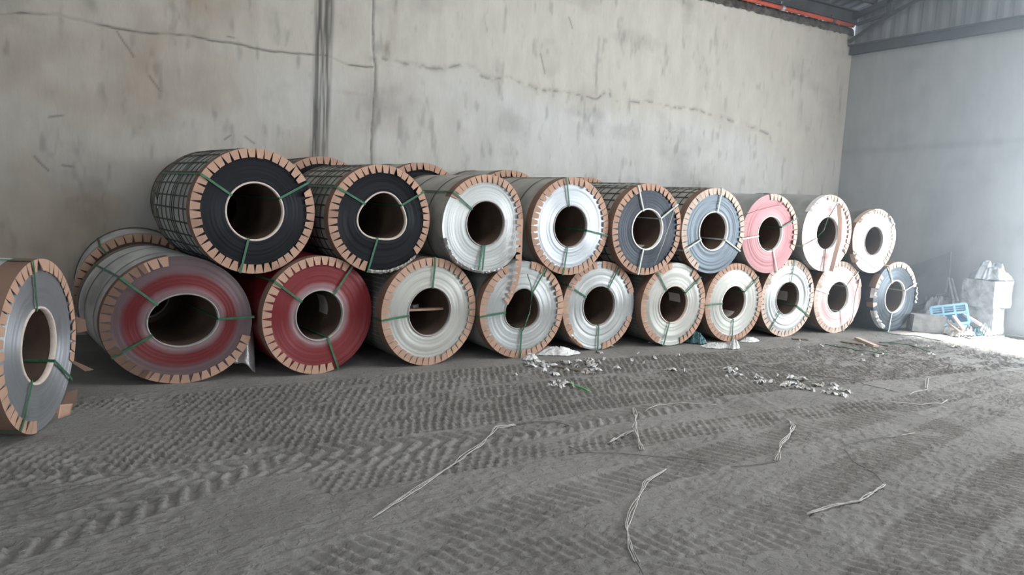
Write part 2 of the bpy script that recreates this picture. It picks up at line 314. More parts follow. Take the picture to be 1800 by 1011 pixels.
# ---------------------------------------------------------------- walls
def wallmat(name, warm, cool, dark):
    m = bpy.data.materials.new(name); m.use_nodes = True
    nt = m.node_tree; N = nt.nodes; L = nt.links; B = N['Principled BSDF']; B.inputs['Roughness'].default_value = .9; B.inputs['Specular IOR Level'].default_value = 0.2
    def attr(k):
        a = N.new('ShaderNodeAttribute'); a.attribute_name = k; return a.outputs['Fac']
    def mix(f, a, b, bt='MIX'):
        x = N.new('ShaderNodeMix'); x.data_type = 'RGBA'; x.blend_type = bt
        for s, v in ((0, f), (6, a), (7, b)):
            if isinstance(v, tuple): x.inputs[s].default_value = (*v, 1)
            elif isinstance(v, float): x.inputs[s].default_value = v
            else: L.new(v, x.inputs[s])
        return x.outputs[2]
    tc = N.new('ShaderNodeTexCoord')
    mp = N.new('ShaderNodeMapping'); mp.inputs['Scale'].default_value = (1, 1, .35); L.new(tc.outputs['Object'], mp.inputs[0])
    n = N.new('ShaderNodeTexNoise'); n.inputs['Scale'].default_value = 5; n.inputs['Detail'].default_value = 9; n.inputs['Roughness'].default_value = .62; L.new(mp.outputs[0], n.inputs[0])
    mr = N.new('ShaderNodeMapRange'); mr.inputs[1].default_value = .35; mr.inputs[2].default_value = .7; mr.inputs[3].default_value = .90; mr.inputs[4].default_value = 1.05; L.new(n.outputs[0], mr.inputs[0])
    c = mix(attr('cool'), warm, cool); c = mix(attr('stain'), c, (.30, .24, .18)); c = mix(attr('grime'), c, dark)
    vm = N.new('ShaderNodeVectorMath'); vm.operation = 'SCALE'; L.new(c, vm.inputs[0]); L.new(mr.outputs[0], vm.inputs['Scale'])
    L.new(vm.outputs[0], B.inputs['Base Color'])
    n2 = N.new('ShaderNodeTexNoise'); n2.inputs['Scale'].default_value = 22; n2.inputs['Detail'].default_value = 7; L.new(mp.outputs[0], n2.inputs[0])
    bp = N.new('ShaderNodeBump'); bp.inputs['Strength'].default_value = .35; bp.inputs['Distance'].default_value = .008; L.new(n2.outputs[0], bp.inputs['Height']); L.new(bp.outputs[0], B.inputs['Normal'])
    return m
TOPZ = 4.90
wx = axis(-7.0, -1.6, WX, WX + .01, 0.016, .3); wx[-1] = WX + 0.1; wz = axis(-0.1, 0.9, 4.9, 4.905, .014, .25)
wz = np.unique(np.concatenate([wz[wz < TOPZ], [TOPZ]]))
AX, AZ = np.meshgrid(wx, wz, indexing='ij')
crackL = [atY(*p, WY) for p in [(-300, 5), (0, 25), (40, 22), (100, 26), (140, 36), (200, 50), (260, 58), (330, 62), (370, 72), (420, 78), (460, 88), (500, 92), (570, 98), (610, 114), (655, 118)]]
crackR = [atY(*p, WY) for p in [(655, 103), (690, 108), (740, 118), (790, 120), (812, 112), (832, 118), (856, 138), (900, 140), (945, 155), (1000, 165), (1050, 172), (1070, 160), (1076, 178), (1150, 180), (1165, 185), (1220, 192), (1262, 205), (1300, 216), (1352, 236), (1356, 250)]]
joint = [atY(*p, WY) for p in [(658, -60), (656, 0), (655, 60), (657, 105), (660, 120), (656, 180), (653, 230), (652, 300)]]
jw = 0.02 * (fbm(AX * 9, AZ * 9, 5, 3) - .5)
dL, sL, sdL = seg_dist(AX + jw, AZ + jw, crackL); dR, sR, sdR = seg_dist(AX + jw * 2, AZ + jw * 2 + .05 * (fbm(AX * 5, AZ * 5, 7, 3) - .5), crackR); dJ, sJ, sdJ = seg_dist(AX + jw, AZ + jw, joint)
brk = fbm(AX * 3, AZ * 3, 17, 3); brk2 = fbm(AX * 12, AZ * 12, 27, 3)
grime = np.clip(np.exp(-(dL / 0.011) ** 2) * np.clip((brk - .30) * 4, .25, 1) * .85, 0, 1)
grime = np.maximum(grime, np.exp(-(dR / 0.035) ** 2) * np.clip((brk2 - .35) * 2.5, 0, .8) * .45 + np.exp(-(dR / 0.008) ** 2) * np.clip((brk2 - .50) * 6, 0, .8) * .35)
grime = np.maximum(grime, np.exp(-(dJ / 0.013) ** 2) * (.35 + .6 * brk2) )
sx0, _ = atY(566, 130, WY)
bandm = np.clip(1.25 - np.abs(AX - sx0 - 0.02 * (AZ - 3)) / 0.105, 0, 1)
streak = fbm(AX * 75, AZ * 1.6, 33, 3)
grime = np.maximum(grime, np.clip(bandm * 1.8, 0, 1) * np.clip((streak - .22) * 2.6, .25, 1) * (.75 + .3 * brk))
# soft scattered smudges and vertical drip marks
sm = np.clip((fbm(AX * 1.6, AZ * 2.2, 41, 4) - .60) * 3.5, 0, 1) * .30 + np.clip((fbm(AX * 11, AZ * 3.5, 45, 3) - .66) * 5, 0, 1) * .33
grime = np.maximum(grime, sm)
for (x1, y1), (x2, y2) in [((205, 55), (235, 100)), ((262, 133), (281, 160)), ((86, 206), (110, 203)), ((400, 64), (412, 67)), ((60, 275), (85, 300)), ((110, 290), (130, 294)), ((430, 240), (447, 252)), ((395, 245), (405, 238)), ((950, 95), (958, 130)), ((1000, 30), (1006, 50))]:
    d, _, _ = seg_dist(AX + jw * .5, AZ + jw * .5, [atY(x1, y1, WY), atY(x2, y2, WY)]); grime = np.maximum(grime, .6 * np.exp(-(d / 0.010) ** 2))
zline = np.interp(AX, [p[0] for p in crackL[::1]] + [p[0] for p in crackR if p[0] > crackL[-1][0] + .02], [p[1] for p in crackL] + [p[1] for p in crackR if p[0] > crackL[-1][0] + .02])
below = np.clip((zline - AZ) / .35, 0, 1)
cool = np.clip(below * (.45 + .9 * (fbm(AX * .8, AZ * 1.1, 57, 4) - .25)) * np.clip((AX + 1.5) / 5, .35, 1) + .15 * fbm(AX, AZ, 58, 2), 0, 1)
stain = np.clip((fbm(AX * .9 + 3, AZ * 1.1, 63, 4) - .50) * 2.4, 0, 1) * np.clip(1.25 - AX / 4.6, .0, 1) * .8 + .30 * np.clip(1 - AX / 4.0, 0, 1)
for (px, py, rx, rz, s) in [(625, 165, .30, .05, .55), (690, 40, .10, .35, .3), (600, 30, .35, .4, .28), (200, 85, .6, .1, .25), (60, 92, .8, .07, .4), (680, 85, .09, .2, .3)]:
    x0, z0 = atY(px, py, WY); stain = np.maximum(stain, s * np.exp(-((AX - x0) / rx) ** 2 - ((AZ - z0) / rz) ** 2) * (.6 + .8 * brk2))
ry = WY - 0.004 * (fbm(AX * 2, AZ * 2, 77, 3)) + 0.010 * np.exp(-(dL / .009) ** 2) + 0.012 * np.exp(-(dJ / .012) ** 2) + 0.003 * np.clip(bandm, 0, 1) * streak \
    - 0.009 * below * np.clip((zline - AZ) / .03, 0, 1) * np.where(AX > joint[0][0], 1, .55) + 0.006 * np.exp(-(dR / .02) ** 2) * brk2 \
    - 0.012 * np.exp(-((AX - joint[4][0] - .035) / .02) ** 2) * (AZ < zline) * brk2
wl = grid_mesh('wall_back', np.stack([AX.ravel(), ry.ravel(), AZ.ravel()], 1), len(wx), len(wz), wallmat('long_wall_plaster', (.475, .46, .42), (.50, .51, .505), (.09, .09, .085)), {'cool': cool, 'stain': stain, 'grime': grime})
struct(wl)
# backing slab so that the wall has real thickness
mb = MB(); mb.box((2.55, WY + .20, 2.35), (19.1, .34, 4.96)); struct(mb.obj('trim_1', M['mould']))

# end wall with gateway (outside the frame at the right)
BZ = 4.54
ey = np.arange(5.5, 9.1, .03); ez = np.unique(np.concatenate([np.arange(-.1, BZ, .035), [BZ]]))
EY, EZ = np.meshgrid(ey, ez, indexing='ij')
g2 = np.clip((fbm(EY * 1.4, EZ * 2.5, 141, 4) - .55) * 3, 0, 1) * .22
zl = atX(1600, 258, WX)[1]
g2 = np.maximum(g2, .22 * np.exp(-((EZ - zl + .03 * (EY - 7)) / .06) ** 2) * (.5 + fbm(EY * 3, EZ * 3, 145, 3)))
we = grid_mesh('wall_right', np.stack([(WX - .006 * fbm(EY * 2, EZ * 2, 150, 3)).ravel(), EY.ravel(), EZ.ravel()], 1), len(ey), len(ez),
    wallmat('end_wall_plaster', (.40, .40, .385), (.40, .43, .45), (.10, .11, .12)), {'cool': np.clip(1.0 - .4 * fbm(EY, EZ, 155, 3), 0, 1), 'stain': 0 * EY, 'grime': g2})
struct(we)
mb = MB(); mb.box((WX + .13, 7.235, 2.2), (.24, 3.47, 4.66)); mb.box((WX + .13, -6.1, 2.2), (.24, 5.8, 4.66)); mb.box((WX + .13, 1.15, 4.42), (.24, 8.7, .24)); struct(mb.obj('trim_2', M['carton']))
# left closing wall and roof
mb = MB(); mb.box((-7.0, 0, 2.35), (.2, 18, 5.0)); struct(mb.obj('wall_left', wallmat('left_wall_plaster', (.45, .43, .39), (.4, .4, .4), (.1, .1, .1))))

# steel eaves beam of the end wall, with cladding and truss above it
mb = MB(); mb.box((WX - .04, .1, BZ + .085), (.10, 17.7, .17)); mb.box((WX - .10, .1, BZ + .155), (.12, 17.7, .02)); mb.box((WX - .08, .1, BZ + .015), (.06, 17.7, .03))
tag(mb.obj('steel_beam', M['steel']), 'dark grey steel beam along the top of the end wall below the ribbed cladding', 'beam')
# ridged mortar along underside of that beam
def corrug(name, mat, y0, y1, z0, z1, x, pitch=.10, amp=.016):
    ys = np.arange(y0, y1, pitch / 8); V = []
    ph = (ys / pitch) % 1.0
    prof = np.clip(np.abs(ph - .5) * 6 - .8, 0, 1) * amp * 2
    for y, p in zip(ys, prof): V += [(x - p, y, z0), (x - p, y, min(z1, 5.28 + (8.97 - y) * .22 + .045))]
    Fc = [(2 * i, 2 * i + 2, 2 * i + 3, 2 * i + 1) for i in range(len(ys) - 1)]
    return mesh_obj(name, V, Fc, mat)
cl = corrug('trim_3', M['clad'], -8.8, 9.0, BZ + .1, 7.6, WX + .06, .24, .008); struct(cl)
# roof: slopes up from the long wall towards the ridge (towards -y)
def roofz(y): return 5.28 + (8.97 - y) * 0.22
xs = np.arange(-7, 12.95, .03); V = []; Fc = []  # overhang past the end wall added to block sun above the cladding
for x in xs:
    p = np.clip(abs((x / .24) % 1.0 - .5) * 6 - .8, 0, 1) * .03
    V += [(x, 9.15, roofz(9.15) + .12 + p), (x, -.5, roofz(-.5) + .12 + p)]
for i in range(len(xs) - 1): Fc.append((2 * i, 2 * i + 1, 2 * i + 3, 2 * i + 2))
struct(mesh_obj('ceiling', V, Fc, M['roof']))
V2 = [(x, -.5 if k == 0 else -9.0, (roofz(-.5) + .12) if k == 0 else roofz(-.5) - 1.9 + .12) for x in (-7, 12.1) for k in (0, 1)]
struct(mesh_obj('trim_4', V2, [(0, 1, 3, 2)], M['roof']))
# the rough dark strip above the plaster of the long wall
xs = np.arange(5.8, 12.1, .05); V = []; Fc = []
rr = np.random.default_rng(5)
for x in xs:
    z0 = TOPZ - .02 + rr.uniform(-.018, .012)
    for (yy, zz) in ((WY - .02 - rr.uniform(0, .015), z0), (WY - .035 - rr.uniform(0, .02), z0 + .03), (WY - .02 - rr.uniform(0, .02), z0 + .11), (WY + .02, z0 + .16)): V.append((x, yy, zz))
for i in range(len(xs) - 1):
    for k in range(3): a = i * 4 + k; Fc.append((a, a + 4, a + 5, a + 1))
struct(mesh_obj('trim_5', V, Fc, M['mould']))
# eaves beam and purlins above the long wall
mb = MB(); mb.box((3, WY - .02, TOPZ + .27), (18.1, .12, .22)); mb.box((3, WY - .09, TOPZ + .37), (18.1, .12, .02)); mb.box((3, WY - .09, TOPZ + .165), (18.1, .1, .015))
tag(mb.obj('steel_beam', M['steel']), 'dark eaves beam running above the long wall behind the orange pipe', 'beam')
pb = MB(); pz = TOPZ + .115; py = WY - .12
pb.tube([(x, py, pz) for x in np.linspace(-6.5, 11.9, 30)], .034, 12)
pipe = thing('conduit_pipe', 'orange painted pipe running under the eaves along the top of the long wall', 'pipe', (0, 0, 0))
pb.obj('pipe', M['orange'], pipe, True)
for x in (10.05, 7.0, 11.35):
    c = MB(); c.tube([(x - .035, py, pz), (x + .035, py, pz)], .045, 12); c.box((x, py + .03, pz + .06), (.03, .02, .10)); c.obj('pipe_clamp', M['foil'] if x < 11 else M['steel'], pipe)
for i, y in enumerate((8.55, 7.75, 6.9, 6.0)):
    mb = MB(); mb.box((3, y, roofz(y) + .03), (18.1, .05, .12)); mb.box((3, y + .03, roofz(y) + .085), (18.1, .06, .012))
    tag(mb.obj('roof_purlin', M['steel']), ['dark purlin under the roof nearest the eaves', 'second roof purlin from the eaves', 'third roof purlin from the eaves', 'fourth roof purlin from the eaves'][i], 'purlin', 'purlins under the roof sheets')
# truss in front of the end wall cladding
tr = thing('roof_truss', 'dark steel roof truss with diagonal braces before the ribbed cladding', 'truss', (WX - .2, 8.9, BZ + .2))
def tl(pts, w, nm):
    m_ = MB()
    for a, b_ in zip(pts[:-1], pts[1:]): m_.bar(a, b_, w, w)
    m_.obj(nm, M['steel'], tr)
o0 = Vector((WX - .2, 8.9, BZ + .2))
def TP(y, z): return Vector((WX - .16, y, z)) - o0
tl([TP(8.9, roofz(8.9) - .12), TP(0, roofz(0) - .12)], .09, 'top_chord')
zA = atX(1570, 32, WX)
tl([TP(8.93, BZ + .22), TP(*atX(1575, 28, WX)), TP(*atX(1625, 2, WX)), TP(*atX(1700, -10, WX))], .05, 'bottom_chord')
tl([TP(*atX(1574, 30, WX)), TP(atX(1574, 30, WX)[0] , roofz(atX(1574, 30, WX)[0]))], .09, 'post')
tl([TP(8.8, atX(1520, 45, WX)[1]), TP(*atX(1575, 26, WX))], .05, 'brace')

# ---------------------------------------------------------------- coils
def outline(Rr, sx=1.0, harm=()):
    def f(t):
        k = 1.0
        for (n, a, p) in harm: k += a * math.cos(n * (t - R_(p)))
        return (Rr * k * sx * math.cos(t), Rr * k * math.sin(t))
    return f
NS = 128
def coil(X, Y, zc, Rr, face, body, label, teeth=((0, 360),), straps=(), strapmat='strap_g', yaw=0.0, skew=0.0, hole=.232, hx=1.0,
         sx=1.0, harm=(), hharm=(), rim='rim_dull', length=1.2, hoff=(0, 0), sheet=None, seed=0, card='card', group='steel coils of the front pile', simple=False, band=.10, bandmat='band', tel=.004, ragged=()):
    rn = np.random.default_rng(100 + seed)
    out = outline(Rr, sx, harm); hol = outline(hole, hx, hharm)
    zmin = min(out(2 * math.pi * k / NS)[1] for k in range(NS))
    zcen = -zmin if zc is None else zc
    root = thing('steel_coil', label, 'coil', (X, Y, zcen + zmin), yaw, group)
    dz = -zmin
    def P(t, u, y, off=0.0):     # u 0 bore..1 rim
        a = out(t); h = hol(t); h = (h[0] + hoff[0], h[1] + hoff[1])
        x = h[0] * (1 - u) + a[0] * u; z = h[1] * (1 - u) + a[1] * u
        if off: x += off * math.cos(t); z += off * math.sin(t)
        return (x, y + skew * x * max(0, 1 - y / .5), z + dz)
    TH = [2 * math.pi * k / NS for k in range(NS)]
    # sheet edges
    nr = 30 if not simple else 4
    us = np.linspace(0.0, 1.0, nr); dep = np.cumsum(rn.uniform(-1, 1, nr)) ; dep -= np.linspace(dep[0], dep[-1], nr); dep = dep / (np.abs(dep).max() + 1e-6) * tel
    dep = dep + rn.uniform(-.0015, .0015, nr); dep[-1] = .0; 
    V = []; A = []
    for i, u_ in enumerate(us):
        for t in TH: V.append(P(t, u_, dep[i] )); A.append(u_)
    Fc = [(i * NS + k, i * NS + (k + 1) % NS, (i + 1) * NS + (k + 1) % NS, (i + 1) * NS + k) for i in range(nr - 1) for k in range(NS)]
    mesh_obj('coil_face', V, Fc, face, root, True, {'rad': A})
    # outer wrap (with back)
    ys = [0.0, .02, .3, .6, .9, length - .02, length]
    V = []
    for j, y in enumerate(ys):
        for k, t in enumerate(TH): V.append(P(t, 1, y, .001 + (.002 * math.sin(5 * t + j * 2 + seed) if 0 < j < 6 else 0)))
    for u_ in (0.0,):
        for t in TH: V.append(P(t, 0, length))
    nj = len(ys) + 1
    Fc = [(i * NS + k, (i + 1) * NS + k, (i + 1) * NS + (k + 1) % NS, i * NS + (k + 1) % NS) for i in range(nj - 1) for k in range(NS)]
    mesh_obj('outer_wrap', V, Fc, body, root, True)
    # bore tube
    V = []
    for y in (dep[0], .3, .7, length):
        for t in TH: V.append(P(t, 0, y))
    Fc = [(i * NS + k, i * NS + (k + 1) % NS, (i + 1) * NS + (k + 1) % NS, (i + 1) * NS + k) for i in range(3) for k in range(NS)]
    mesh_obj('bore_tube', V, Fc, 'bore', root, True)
    # core rim
    if not simple:
        wr = .011 if rim != 'rim_dull' else .008
        V = []; u0, u1 = -.012, wr / (Rr - hole)
        for (u_, y) in ((u0, .03), (u0, -.006), (u1, -.006), (u1, .004)):
            for t in TH: V.append(P(t, u_, y + dep[0] * .3))
        Fc = [(i * NS + k, (i + 1) * NS + k, (i + 1) * NS + (k + 1) % NS, i * NS + (k + 1) % NS) for i in range(3) for k in range(NS)]
        mesh_obj('core_rim', V, Fc, rim, root, True)
    # notched edge protector: band over the rim, teeth folded on the face
    if teeth:
      for arc in teeth:
        V = []; Fc = []; nt_ = 44
        def quadstrip(A, B_):
            n = len(V); V.extend(A); V.extend(B_); m_ = len(A)
            for i in range(m_ - 1): Fc.append((n + i, n + i + 1, n + m_ + i + 1, n + m_ + i))
        tw = .072
        ui = 1 - tw / (Rr - hole)
        for k in range(nt_):
            mid = (k + .5) * 360 / nt_
            if not any(arc[0] <= mid + q <= arc[1] for q in (0, 360, -360)): continue
            a0 = 2 * math.pi * k / nt_; a1 = 2 * math.pi * (k + 1) / nt_
            ts = np.linspace(a0, a1, 4)
            # outer band, 3 mm proud
            quadstrip([P(t, 1, -.008, .006) for t in ts], [P(t, 1, band, .006) for t in ts])
            quadstrip([P(t, 1, band, .006) for t in ts], [P(t, 1, band, .001) for t in ts])
            g = rn.uniform(.10, .24) * (a1 - a0); sh = rn.uniform(-.05, .05) * (a1 - a0)
            ti = np.linspace(a0 + g + sh, a1 - g + sh, 4); to = np.linspace(a0 + .02 * (a1 - a0), a1 - .02 * (a1 - a0), 4)
            lift = -.008 - rn.uniform(0, .012) - (.02 if rn.random() < .06 else 0); uu = ui + rn.uniform(-.012, .012)
            quadstrip([P(t, 1, -.008, .006) for t in to], [P(t, uu, lift) for t in ti])
            quadstrip([P(t, uu, lift) for t in ti], [P(t, uu, lift + .004) for t in ti])
            for tA, tB in ((to[0], ti[0]), (to[-1], ti[-1])):
                n = len(V); V.extend([P(tA, 1, -.008, .006), P(tB, uu, lift), P(tB, uu, lift + .004), P(tA, 1, -.003, .006)]); Fc.append((n, n + 1, n + 2, n + 3))
        ep = mesh_obj('edge_protector', V, Fc, card, root); ep.data.materials.append(M[bandmat])
        # the band part of the protector is browner, its shade put into the colour
        for pl in ep.data.polygons:
            ysv = [V[i][1] for i in pl.vertices]
            if max(ysv) > .05: pl.material_index = 1
    for (ra, rb_, rm, amt) in ragged:
        V = []; Fc = []; tt = np.arange(ra, rb_, 2.0)
        for q, t in enumerate(np.radians(tt)):
            u0 = .93 - rn.uniform(0, amt) ; l0 = -.012 - rn.uniform(0, .03)
            V += [P(t, u0, l0), P(t, (u0 + 1) / 2, l0 - rn.uniform(0, .02)), P(t, 1, -.012 - rn.uniform(0, .015), rn.uniform(.004, .012)), P(t, 1, .05, .008)]
        for q in range(len(tt) - 1):
            for w_ in range(3): Fc.append((4 * q + w_, 4 * q + w_ + 1, 4 * q + w_ + 5, 4 * q + w_ + 4))
        mesh_obj('torn_wrap', V, Fc, rm, root)
    # straps: over the face, along the body and back through the bore
    for sa in straps:
        dbl = isinstance(sa, tuple); ang = R_(sa[0] if dbl else sa)
        mt = sa[1] if dbl and isinstance(sa[1], str) else strapmat
        hw = .0095; V = []; path = []
        for (u_, y, off) in [(0, length * .9, -.008), (0, .05, -.008), (-.02, -.014, 0), (.25, -.016, 0), (.5, -.017, 0), (.8, -.022, 0), (1, -.020, .012), (1, .02, .013), (1, .3, .012), (1, .8, .012), (1, length - .02, .012)]:
            c_ = Vector(P(ang, u_, y, off)); tx = Vector((-math.sin(ang), 0, math.cos(ang))) * hw
            path.append((c_ - tx, c_ + tx))
        for a_, b_ in path: V += [a_, b_]
        n = len(V); Fc = [(2 * i, 2 * i + 1, 2 * i + 3, 2 * i + 2) for i in range(len(path) - 1)]
        o = mesh_obj('strap', V, Fc, mt, root); md = o.modifiers.new('thick', 'SOLIDIFY'); md.thickness = .0025; md.offset = 0
    # band net or ribs around the wrap
    if sheet == 'net':
        V = []; Fc = []
        def ringband(y, hw, off=.006):
            n = len(V)
            for t in TH: V.append(P(t, 1, y - hw, off)); V.append(P(t, 1, y + hw, off))
            for k in range(NS): a_ = n + 2 * k; b_ = n + 2 * ((k + 1) % NS); Fc.append((a_, b_, b_ + 1, a_ + 1))
        for y in (.19, .33, .47, .55, .61, .75, .89, 1.03): ringband(y + rn.uniform(-.015, .015), .0065)
        nax = 30
        for k in range(nax):
            t = 2 * math.pi * k / nax + rn.uniform(-.015, .015); hw = .0065 / Rr
            n = len(V)
            for y in (.11, .4, .8, length - .03): V.append(P(t - hw, 1, y, .0068)); V.append(P(t + hw, 1, y, .0068))
            for i in range(3): Fc.append((n + 2 * i, n + 2 * i + 1, n + 2 * i + 3, n + 2 * i + 2))
        o = mesh_obj('strap_net', V, Fc, 'net', root); md = o.modifiers.new('thick', 'SOLIDIFY'); md.thickness = .003; md.offset = 0
    elif sheet == 'ribs':
        V = []; Fc = []
        for k in range(70):
            t = 2 * math.pi * k / 70 + rn.uniform(-.01, .01); hw = .008; n = len(V)
            for y in (.12, .4, .8, length - .03): V.append(P(t - hw, 1, y, .005)); V.append(P(t + hw, 1, y, .005))
            for i in range(3): Fc.append((n + 2 * i, n + 2 * i + 1, n + 2 * i + 3, n + 2 * i + 2))
        mesh_obj('wrap_ribs', V, Fc, 'rib', root)
    elif sheet == 'bands':
        for y in (.32, .78):
            V = []; Fc = []
            for t in TH: V.append(P(t, 1, y - .008, .0055)); V.append(P(t, 1, y + .008, .0055))
            for k in range(NS): a_ = 2 * k; b_ = 2 * ((k + 1) % NS); Fc.append((a_, b_, b_ + 1, a_ + 1))
            mesh_obj('body_band', V, Fc, 'strap_d', root)
    # rear protector band
    V = []; Fc = []
    for y, off in ((length - .11, .006), (length + .003, .006), (length + .003, -.04)):
        for t in TH: V.append(P(t, 1, y, off))
    Fc = [(i * NS + k, (i + 1) * NS + k, (i + 1) * NS + (k + 1) % NS, i * NS + (k + 1) % NS) for i in range(2) for k in range(NS)]
    mesh_obj('rear_edge_band', V, Fc, 'rearband', root, True)
    root['_c'] = 0; del root['_c']
    return root, P, zcen, dz

def bore_label(c, ang, y, w, h, tilt=0):
    """paper sheet stuck on the inside of the bore"""
    root, P, zc, dz = c; V = []; n = 6; a0 = R_(ang)
    for i in range(n + 1):
        a = a0 + (i / n - .5) * w / .232
        V += [P(a, 0, y + tilt * (i / n), -.006), P(a, 0, y + h + tilt * (i / n), -.006)]
    mesh_obj('paper_label', V, [(2 * i, 2 * i + 1, 2 * i + 3, 2 * i + 2) for i in range(n)], 'paper', root)

YF = 6.60
bot = [  # X, Y, R, ...
    dict(X=.66, Y=6.57, Rr=.53, sx=1.055, face='f_redgrey', body='film_w', teeth=((98, 345),), straps=(138, 2, 212), hx=1.25, hole=.215, hoff=(.03, .0), harm=((3, .012, 200),), hharm=((2, .04, 60),), rim='rim_dull', sheet='bands', skew=-.22, card='card',
         label='flattened coil with a wide oval bore, red and grey layers and a white wrap'),
    dict(X=1.82, Y=6.55, Rr=.53, face='f_red', body='film_r', teeth=((55, 284),), straps=(143, 55, 290), skew=.05, rim='rim_dull', hole=.228,
         label='deep red coil in the bottom row with brown teeth on its left side'),
    dict(X=2.905, Y=6.56, Rr=.525, face='f_cream', body='film_d', teeth=((0, 360),), straps=(87, 186), skew=.02, sheet='ribs', hoff=(0, .0), hole=.238,
         label='silver grey coil in the bottom row with a piece of timber lying across its bore'),
    dict(X=3.965, Y=6.57, Rr=.51, face='f_silver', body='film_b', teeth=((0, 78), (112, 360)), straps=(60, 186, 268), skew=-.03, hole=.215, hharm=((3, .05, 90),),
         label='silver coil in the bottom row with a green cord hanging across its bore'),
    dict(X=5.03, Y=6.66, Rr=.505, face='f_silver', body='film_d', teeth=((20, 90), (95, 222), (275, 340)), ragged=((222, 246, 'card', .04),), straps=(62, 152, 270), hole=.225,
         label='silver coil of the bottom row whose edge teeth are torn away at its lower left'),
    dict(X=6.09, Y=6.60, Rr=.50, face='f_cream', body='film_d', teeth=((-70, 60), (95, 246)), straps=(128, 40, 255), hole=.222, rim='rim_pale', sheet='ribs',
         label='silver coil with a ribbed wrap standing just left of the teal film'),
    dict(X=7.10, Y=6.60, Rr=.495, face='f_cream', body='film_d', teeth=((0, 360),), straps=(182, 40, 270), hole=.215, rim='rim_white',
         label='pale grey bottom row coil with a paper label in its white rimmed bore'),
    dict(X=8.17, Y=6.66, Rr=.515, face='f_silver', body='film_d', teeth=((0, 360),), straps=(85, 232, 330), hole=.222, rim='rim_dull', card='card_dusty', tel=.012,
         label='silver coil of the bottom row with strongly stepped rings and dusty pale teeth all round'),
    dict(X=9.22, Y=6.66, Rr=.505, face='f_pale', body='film_d', teeth=((15, 112), (135, 318)), straps=(166, 45, 290), strapmat='strap_w', hole=.225, rim='rim_white', card='card_dusty', sx=.98, skew=-.03,
         label='pale pink coil in the bottom row, second from its right end'),
    dict(X=10.30, Y=6.50, Rr=.51, face='f_steelblue', body='film_k', teeth=((20, 120), (140, 160), (185, 200)), ragged=((165, 182, 'white', .06), (202, 246, 'white', .12), (-12, 18, 'white', .03)), straps=(118, 22, 260), strapmat='strap_w', hole=.235, rim='rim_white', card='card_dusty',
         label='steel blue coil with ragged edges, last of the bottom row at the right'),
]
bc = []
for i, d in enumerate(bot):
    d['yaw'] = R_([9, 8, 6, 3, 1, 0, 0, 0, 0, 0][i]); bc.append(coil(zc=None, seed=i, **d))
def nest(i, rt, eps=.014):
    x0, z0, r0 = bot[i]['X'], bc[i][2], bot[i]['Rr'] * (bot[i].get('sx', 1) * .35 + .65) ; x1, z1, r1 = bot[i + 1]['X'], bc[i + 1][2], bot[i + 1]['Rr']
    d = math.hypot(x1 - x0, z1 - z0); a = r0 + rt + eps; b_ = r1 + rt + eps
    s = (a * a - b_ * b_ + d * d) / (2 * d); h = math.sqrt(a * a - s * s); ux, uz = (x1 - x0) / d, (z1 - z0) / d
    return x0 + ux * s - uz * h, z0 + uz * s + ux * h
top = [
    dict(Rr=.522, face='f_black', body='film_b', straps=(147, 30, 256), rim='rim_pale', sheet='net', hole=.24, teeth=((32, 387),),
         label='black coil in a netted wrap at the left end of the upper row'),
    dict(Rr=.495, face='f_black', body='film_g', teeth=((-38, 252),), ragged=((256, 318, 'film_g', .005),), straps=(147, 33, 256), rim='rim_pale', sheet='net', hole=.225, hharm=((3, .065, -36), (2, .05, 0)), hoff=(.02, .02), skew=-.05,
         label='black coil of the upper row with a bent, D shaped bore rim'),
    dict(Rr=.49, face='f_silver', body='film_g', teeth=((-6, 145),), ragged=((196, 300, 'foil', .01),), straps=(142, 268, 262), rim='rim_dull', hole=.225, hoff=(.015, .01), sheet='bands', sx=.98, harm=((4, .012, 45), (3, .02, -50)), tel=.008,
         label='silver coil of the upper row with a torn edge strip hanging down its right side'),
    dict(Rr=.515, face='f_blue', body='film_g', straps=(102, 350, 261), rim='rim_dull', hole=.222, sheet='bands',
         label='bright silver coil of the upper row with a complete ring of brown teeth'),
    dict(Rr=.517, face='f_navy', body='film_g', straps=(112, 35, 258), strapmat='strap_w', rim='rim_white', hole=.228, sheet='net',
         label='navy coil of the upper row with a paper sheet in its white rimmed bore'),
    dict(Rr=.515, face='f_steelblue', body='film_g', teeth=((-28, 242),), straps=(82, 333, 207), strapmat='strap_w', rim='rim_white', hole=.23, sheet='net', card='card_dusty',
         label='grey blue coil of the upper row without teeth along its bottom edge'),
    dict(Rr=.505, face='f_pink', body='film_b', teeth=((-28, 98),), straps=((188, 'strap_w'), 25, (290, 'strap_w')), rim='rim_white', hole=.222, card='card_dusty',
         label='faded red coil of the upper row with teeth only at its upper right'),
    dict(Rr=.515, face='f_pale', body='film_b', teeth=((-30, 100),), ragged=((100, 150, 'rim_white', .03),), straps=((200, 'strap_w'), (266, 'strap_d')), rim='rim_white', hole=.222, card='card_dusty', sx=.97,
         label='very pale pink coil of the upper row with a brown strip hanging across its face'),
    dict(Rr=.455, face='f_white', body='film_d', teeth=((-45, 30), (60, 100), (150, 205)), ragged=((32, 60, 'white', .12), (100, 150, 'card_dusty', .06), (205, 225, 'card_dusty', .05)), straps=(), rim='rim_dull', hole=.205, card='card_dusty', sx=1.07, harm=((3, .02, 30), (5, .015, 10)),
         label='small white coil with ragged teeth, last of the upper row at the right'),
]
tc_ = []
